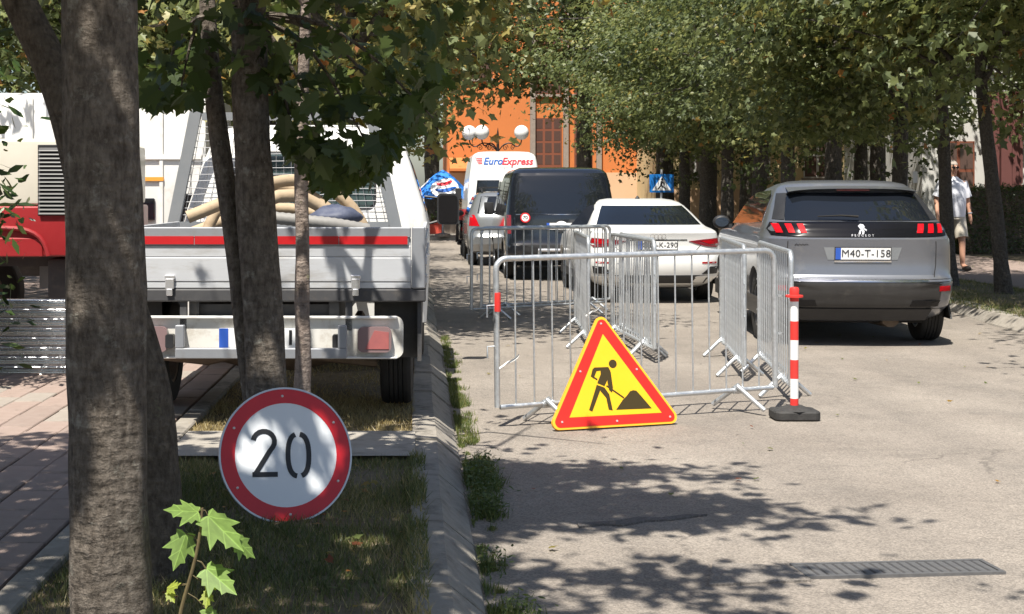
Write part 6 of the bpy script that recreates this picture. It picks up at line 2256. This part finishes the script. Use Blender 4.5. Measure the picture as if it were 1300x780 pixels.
building('peach_building', 'peach and yellow rendered building glimpsed between the tree trunks', 9.6, 24.5, 56.0, 9, 9.0, 'facade_yellow', 'facade_white',
         [(x, x + 1.1, 2.0, 3.8, 2, 2) for x in (0.8, 3.2, 5.6, 8.0, 10.4, 12.8)] + [(x, x + 1.1, 5.2, 7.0, 2, 2) for x in (0.8, 3.2, 5.6, 8.0, 10.4, 12.8)], plinth=(1.55, 'facade_peach'))
PB = building('white_building', 'white house with dark red columns behind the clipped hedge', 15.6, 30, 44.0, 8, 8.0, 'facade_white', 'brown_frame',
              [(x, x + 1.0, 1.2, 3.0, 2, 2) for x in (0.6, 5.2, 7.4, 9.6)])
for px in (1262, 1278, 1292):
    x = (px - VX) / (FPX / 43.5) - 15.6
    MB().box(x - 0.16, x + 0.16, -0.5, -0.18, 0, 4.5).build('column', 'red_column', PB)

# clipped hedge on the right
hd = thing('clipped_hedge', (12.45, 32.5, 0.1), 'clipped green hedge behind the man in the white shirt', 'hedge')
rh = np.random.default_rng(77)
N = 24000
X = rh.uniform(0, 9, N)
face = rh.random(N)
Yh = np.where(face < 0.45, rh.uniform(-0.06, 0.05, N), rh.uniform(0, 1.1, N))
Zh = np.where(face < 0.45, rh.uniform(0.05, 1.55, N), 1.5 + rh.normal(size=N) * 0.05)
P = np.stack([X, Yh, Zh], 1)
k = face > 0.9
P[k, 0] = rh.normal(size=k.sum()) * 0.05
P[k, 2] = rh.uniform(0, 1.5, k.sum())
n_, d_ = leaf_dirs(rh, np.where((face < 0.45)[:, None], np.array([0, -1.0, 0]), np.array([0, 0, 1.0])), 0.4, 0.6, 0.0)
tag(link('foliage', leaf_mesh('foliage', P, n_, d_, rh.uniform(0.05, 0.085, N), np.clip(rh.normal(0.55, 0.2, N), 0, 0.84).astype(np.float32), LEAF_OVAL), 'laurel_leaf', hd), kind='stuff')
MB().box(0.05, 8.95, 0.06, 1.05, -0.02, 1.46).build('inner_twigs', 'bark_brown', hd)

# far end of the street
st = thing('stone_gate_pillar', (at(572, 0, 50).x, 50, 0.1), 'squat stone gate pillar with a cap at the end of the street', 'pillar')
MB().box(-0.24, 0.24, -0.24, 0.24, 0, 0.85).build('shaft', 'stone_pillar', st, bevel=0.02)
MB().box(-0.31, 0.31, -0.31, 0.31, 0.852, 0.98).build('cap', 'stone_pillar', st, bevel=0.03)
rp2 = thing('red_planter', (at(545, 0, 49).x, 49, 0.1), 'long red planter box by the stone pillar', 'planter')
MB().box(-0.75, 0.42, -0.2, 0.2, 0, 0.36).build('box', 'planter_red', rp2, bevel=0.02)
MB().box(-0.78, 0.45, -0.23, 0.23, 0.362, 0.42).build('rim', 'planter_red', rp2, bevel=0.01)
me, ctr = crown_mesh('foliage', np.random.default_rng(9), [(np.array([-0.15, 0, 0.62]), np.array([0.5, 0.18, 0.25]))], 30, 14, 0.08, 0.10, LEAF_OVAL, base=0.5)
tag(link('foliage', me, 'laurel_leaf', rp2), kind='stuff')
lh = thing('round_shrub', (at(572, 0, 53).x, 53, 0.1), 'rounded green shrub behind the stone pillar', 'shrub')
me, ctr = crown_mesh('foliage', np.random.default_rng(19), [(np.array([0, 0, 0.75]), np.array([1.0, 0.7, 0.8]))], 120, 16, 0.16, 0.13, LEAF_OVAL, base=0.62, shell=0.6)
tag(link('foliage', me, 'laurel_leaf', lh), kind='stuff')
lm = MB()
limbs(lm, np.random.default_rng(2), [Vector((0, 0, -0.03))], 0.03, ctr, 14, 0.1)
lm.build('stem', 'bark_brown', lh)

pa = thing('blue_parasol', (at(562, 0, 46).x, 46, 0.11), 'blue parasol with a white, red and blue swirl at the end of the street', 'parasol')
zt_ = at(0, 216, 46).z - 0.11
ze_ = at(0, 252, 46).z - 0.11
MB().tube([(0, 0, 0), (0, 0, zt_)], 0.025, 8).build('pole', 'pole_grey', pa)
MB().lathe([(0.25, 0), (0.25, 0.08), (0.05, 0.12)], 14).build('base', 'stone_pillar', pa)
cn = MB()
cfun = lambda a, r: Vector((r * math.cos(a), r * math.sin(a), zt_ - (zt_ - ze_) * (r / 0.98) ** 1.35 + 0.02 * math.cos(8 * a) * r))
cn.grid(lambda u, v: cfun(2 * math.pi * u, 0.02 + 0.96 * v), 48, 8)
can = cn.build('canopy', 'parasol_blue', pa, smooth=True, angle=60)
cn.v = []
cn.f = []
for (mt, r0, r1, ang0, ang1, off) in (('logo_white', 0.40, 0.90, -125, -40, 0.012), ('logo_red', 0.52, 0.62, -112, -55, 0.02), ('logo_blue', 0.70, 0.80, -110, -52, 0.02), ('logo_white', 0.42, 0.80, 150, 200, 0.012)):
    q = MB()
    q.grid(lambda u, v: cfun(R(ang0 + (ang1 - ang0) * u), (r0 + r1) / 2 + (r1 - r0) * (v - 0.5) * math.sqrt(max(0.02, 1 - (2 * u - 1) ** 2)) + 0.05 * math.sin(5 * u)) * 1.0 + Vector((0, -off, off)), 14, 3)
    q.build('logo', mt, can)

ll = thing('globe_lamp_post', (at(632, 0, 45.5).x, 45.5, 0.1), 'ornate iron lamp post with white glass globes behind the courier van', 'street lamp')
zg = at(0, 171, 45.5).z - 0.1
MB().tube([(0, 0, 0), (0, 0, 0.6), (0, 0, 0.65), (0, 0, zg - 0.35), (0, 0, zg + 0.05), (0, 0, zg + 0.22)], [0.11, 0.09, 0.055, 0.045, 0.03, 0.004], 10).build('post', 'iron', ll, smooth=True)
MB().sphere((0, 0, zg - 0.08), 0.055, 10, 8).build('finial', 'iron', ll, smooth=True)
for k, (dx, dy) in enumerate(((0.75, -0.05), (-0.52, -0.25), (-0.9, 0.12))):
    ar = MB()
    P, Q = interp_path([(0, 0, zg - 0.55), (dx * 0.25, dy * 0.25, zg - 0.30), (dx * 0.55, dy * 0.55, zg - 0.25), (dx * 0.8, dy * 0.8, zg - 0.42), (dx * 1.0, dy, zg - 0.30), (dx, dy, zg - 0.15)], [0.022] * 6, 0.06)
    ar.tube(P, Q, 6)
    for c0, rr_ in ((0.32, 0.12), (0.62, 0.10)):
        sp_ = [Vector((dx * c0 + dx * rr_ * (1 - t / 14) * math.cos(t * 0.75), dy * c0 + dy * rr_ * (1 - t / 14) * math.cos(t * 0.75), zg - 0.42 + rr_ * (1 - t / 14) * math.sin(t * 0.75))) for t in range(13)]
        ar.tube(sp_, 0.012, 5)
    a_ = ar.build('arm', 'iron', ll, smooth=True)
    MB().lathe([(0.03, -0.2), (0.09, -0.17), (0.07, -0.14)], 10, Matrix.Translation((dx, dy, zg + 0.03))).build('globe_cup', 'iron', a_)
    MB().sphere((dx, dy, zg + 0.06), 0.235, 18, 12).build('globe', 'globe', a_, smooth=True)

# ================================================================== THE MAN
mn = thing('person', (at(1209, 0, 25.2).x, 25.2, 0.13), 'man in white short sleeved shirt, beige shorts and sunglasses walking on the pavement', 'person', rz=R(6))
mn.scale = (1.05, 1.05, 1.06)
J = {'pel': (0, 0, 0.98), 'wst': (0, 0, 1.10), 'chs': (0, -0.01, 1.32), 'nkb': (0, 0.01, 1.52), 'nkt': (0, -0.01, 1.60), 'hd': (0, -0.03, 1.70), 'hdt': (0, -0.02, 1.80)}
for s_, k in ((-1, 'l'), (1, 'r')):
    st_ = 0.10 * s_
    J.update({'hip' + k: (0.10 * s_, 0, 0.93), 'kne' + k: (0.115 * s_, -0.03 - st_ * 0.8, 0.52), 'ank' + k: (0.12 * s_, 0.02 - st_ * 1.4, 0.10), 'toe' + k: (0.135 * s_, -0.15 - st_ * 1.4, 0.045),
              'sho' + k: (0.19 * s_, 0.0, 1.47), 'elb' + k: (0.275 * s_, 0.02, 1.19), 'wri' + k: (0.30 * s_, -0.05 + 0.03 * s_, 0.94), 'hnd' + k: (0.30 * s_, -0.075 + 0.03 * s_, 0.86)})
rad = {'pel': .15, 'wst': .15, 'chs': .16, 'nkb': .075, 'nkt': .06, 'hd': .10, 'hdt': .085}
for k in 'lr':
    rad.update({'hip' + k: .095, 'kne' + k: .06, 'ank' + k: .042, 'toe' + k: .035, 'sho' + k: .068, 'elb' + k: .045, 'wri' + k: .03, 'hnd' + k: .036})
E = [('pel', 'wst'), ('wst', 'chs'), ('chs', 'nkb'), ('nkb', 'nkt'), ('nkt', 'hd'), ('hd', 'hdt')]
for k in 'lr':
    E += [('pel', 'hip' + k), ('hip' + k, 'kne' + k), ('kne' + k, 'ank' + k), ('ank' + k, 'toe' + k), ('chs', 'sho' + k), ('sho' + k, 'elb' + k), ('elb' + k, 'wri' + k), ('wri' + k, 'hnd' + k)]
    sx = -1 if k == 'l' else 1
    hx_, hy_, hz_ = J['hnd' + k]
    for q, (dx, dy, dz) in enumerate(((-0.018, -0.03, -0.085), (0.0, -0.015, -0.10), (0.008, 0.005, -0.10), (0.01, 0.025, -0.085), (-0.035 * sx, -0.045, -0.04))):
        J['f%d%s' % (q, k)] = (hx_ + dx * 0.8, hy_ + dy, hz_ + dz * 0.9)
        rad['f%d%s' % (q, k)] = 0.0095
        E.append(('hnd' + k, 'f%d%s' % (q, k)))
nm = list(J)
me = bpy.data.meshes.new('body')
me.from_pydata([J[k] for k in nm], [(nm.index(a), nm.index(b)) for a, b in E], [])
body = link('body', me, 'skin', mn)
sm = body.modifiers.new('skin', 'SKIN')
sm.use_smooth_shade = True
lay = me.skin_vertices[0] if me.skin_vertices else None
if lay is None:
    bm = bmesh.new()
    bm.from_mesh(me)
    bm.verts.layers.skin.verify()
    bm.to_mesh(me)
    bm.free()
    lay = me.skin_vertices[0]
for i, k in enumerate(nm):
    r_ = rad[k]
    lay.data[i].radius = (r_ * 0.78, r_) if k in ('hd', 'hdt') else (r_, r_)
    lay.data[i].use_root = (k == 'pel')
sm.branch_smoothing = 0.4
ss = body.modifiers.new('sub', 'SUBSURF')
ss.levels = 1
ss.render_levels = 2


def loft(rings, n=18):
    m = MB()
    vs = []
    for (cx, cy, cz, rx, ry) in rings:
        for k in range(n):
            t = 2 * math.pi * k / n
            w_ = 1 + 0.03 * noise.noise(Vector((math.cos(t) * 2, math.sin(t) * 2, cz * 6)))
            vs.append((cx + rx * w_ * math.cos(t), cy + ry * w_ * math.sin(t), cz))
    fs = []
    for i in range(len(rings) - 1):
        for k in range(n):
            fs.append((i * n + k, i * n + (k + 1) % n, (i + 1) * n + (k + 1) % n, (i + 1) * n + k))
    m.add(vs, fs)
    return m


sh = loft([(0, 0, 0.90, 0.215, 0.175), (0, -0.01, 1.0, 0.215, 0.185), (0, -0.015, 1.12, 0.215, 0.19), (0, -0.01, 1.28, 0.22, 0.18), (0, 0, 1.40, 0.225, 0.15), (0, 0.005, 1.48, 0.20, 0.12), (0, 0.005, 1.535, 0.12, 0.09), (0, 0.0, 1.565, 0.078, 0.075)])
for s_ in (-1, 1):
    a, b = Vector((0.165 * s_, 0, 1.475)), Vector((0.262 * s_, 0.015, 1.225))
    sh.tube([a, a.lerp(b, 0.3), b], [0.085, 0.088, 0.082], 14, False)
sh.build('shirt', 'shirt', mn, smooth=True, angle=60)
so = loft([(0, 0, 1.0, 0.19, 0.16), (0, 0, 0.92, 0.205, 0.165), (0, 0, 0.86, 0.21, 0.165)])
for s_, k in ((-1, 'l'), (1, 'r')):
    a, b = Vector(J['hip' + k]), Vector(J['kne' + k])
    so.tube([a + Vector((0, 0, 0.02)), a.lerp(b, 0.4), a.lerp(b, 0.92)], [0.115, 0.112, 0.105], 16, False)
so.build('shorts', 'shorts', mn, smooth=True, angle=60)
for s_, k in ((-1, 'l'), (1, 'r')):
    t_ = Vector(J['toe' + k])
    q = MB()
    q.sphere((t_.x, t_.y + 0.06, 0.048), 0.13, 14, 8, (0.38, 1.05, 0.36))
    q.build('shoe', 'shoe', mn, smooth=True)
hr = MB()
hr.grid(lambda u, v: Vector((0, -0.012, 1.735)) + Vector((0.088 * math.cos(2 * math.pi * u) * math.sin(v * 1.3), 0.110 * math.sin(2 * math.pi * u) * math.sin(v * 1.3) + 0.015, 0.105 * math.cos(v * 1.3))), 18, 6)
hr.build('hair', 'hair', mn, smooth=True)
gl = MB()
for s_ in (-1, 1):
    gl.sphere((0.034 * s_, -0.118, 1.715), 0.027, 12, 8, (1.1, 0.35, 0.8))
    gl.tube([(0.06 * s_, -0.11, 1.72), (0.082 * s_, -0.02, 1.72)], 0.004, 5)
gl.tube([(-0.02, -0.125, 1.72), (0.02, -0.125, 1.72)], 0.004, 5)
gl.build('sunglasses', 'gloss_black', mn, smooth=True)
fa = MB()
fa.hexa([(-0.018, -0.115, 1.662), (0.018, -0.115, 1.662), (0.014, -0.085, 1.662), (-0.014, -0.085, 1.662)], [(-0.007, -0.120, 1.712), (0.007, -0.120, 1.712), (0.007, -0.095, 1.712), (-0.007, -0.095, 1.712)])
fa.v[0] = (-0.016, -0.135, 1.668)
fa.v[1] = (0.016, -0.135, 1.668)
for s_ in (-1, 1):
    fa.sphere((0.086 * s_, -0.015, 1.69), 0.03, 8, 6, (0.4, 0.7, 1.0))
fa.build('nose_and_ears', 'skin', mn, smooth=True)
MB().sphere((0, -0.105, 1.632), 0.026, 10, 6, (1.0, 0.3, 0.22)).build('mouth', 'lamp_old_red', mn, smooth=True)
MB().lathe([(0.034, -0.012), (0.036, 0.0), (0.034, 0.012)], 12, Matrix.Translation(Vector(J['wrir']) + Vector((0, 0, 0.02)))).build('wristwatch', 'badge', mn)
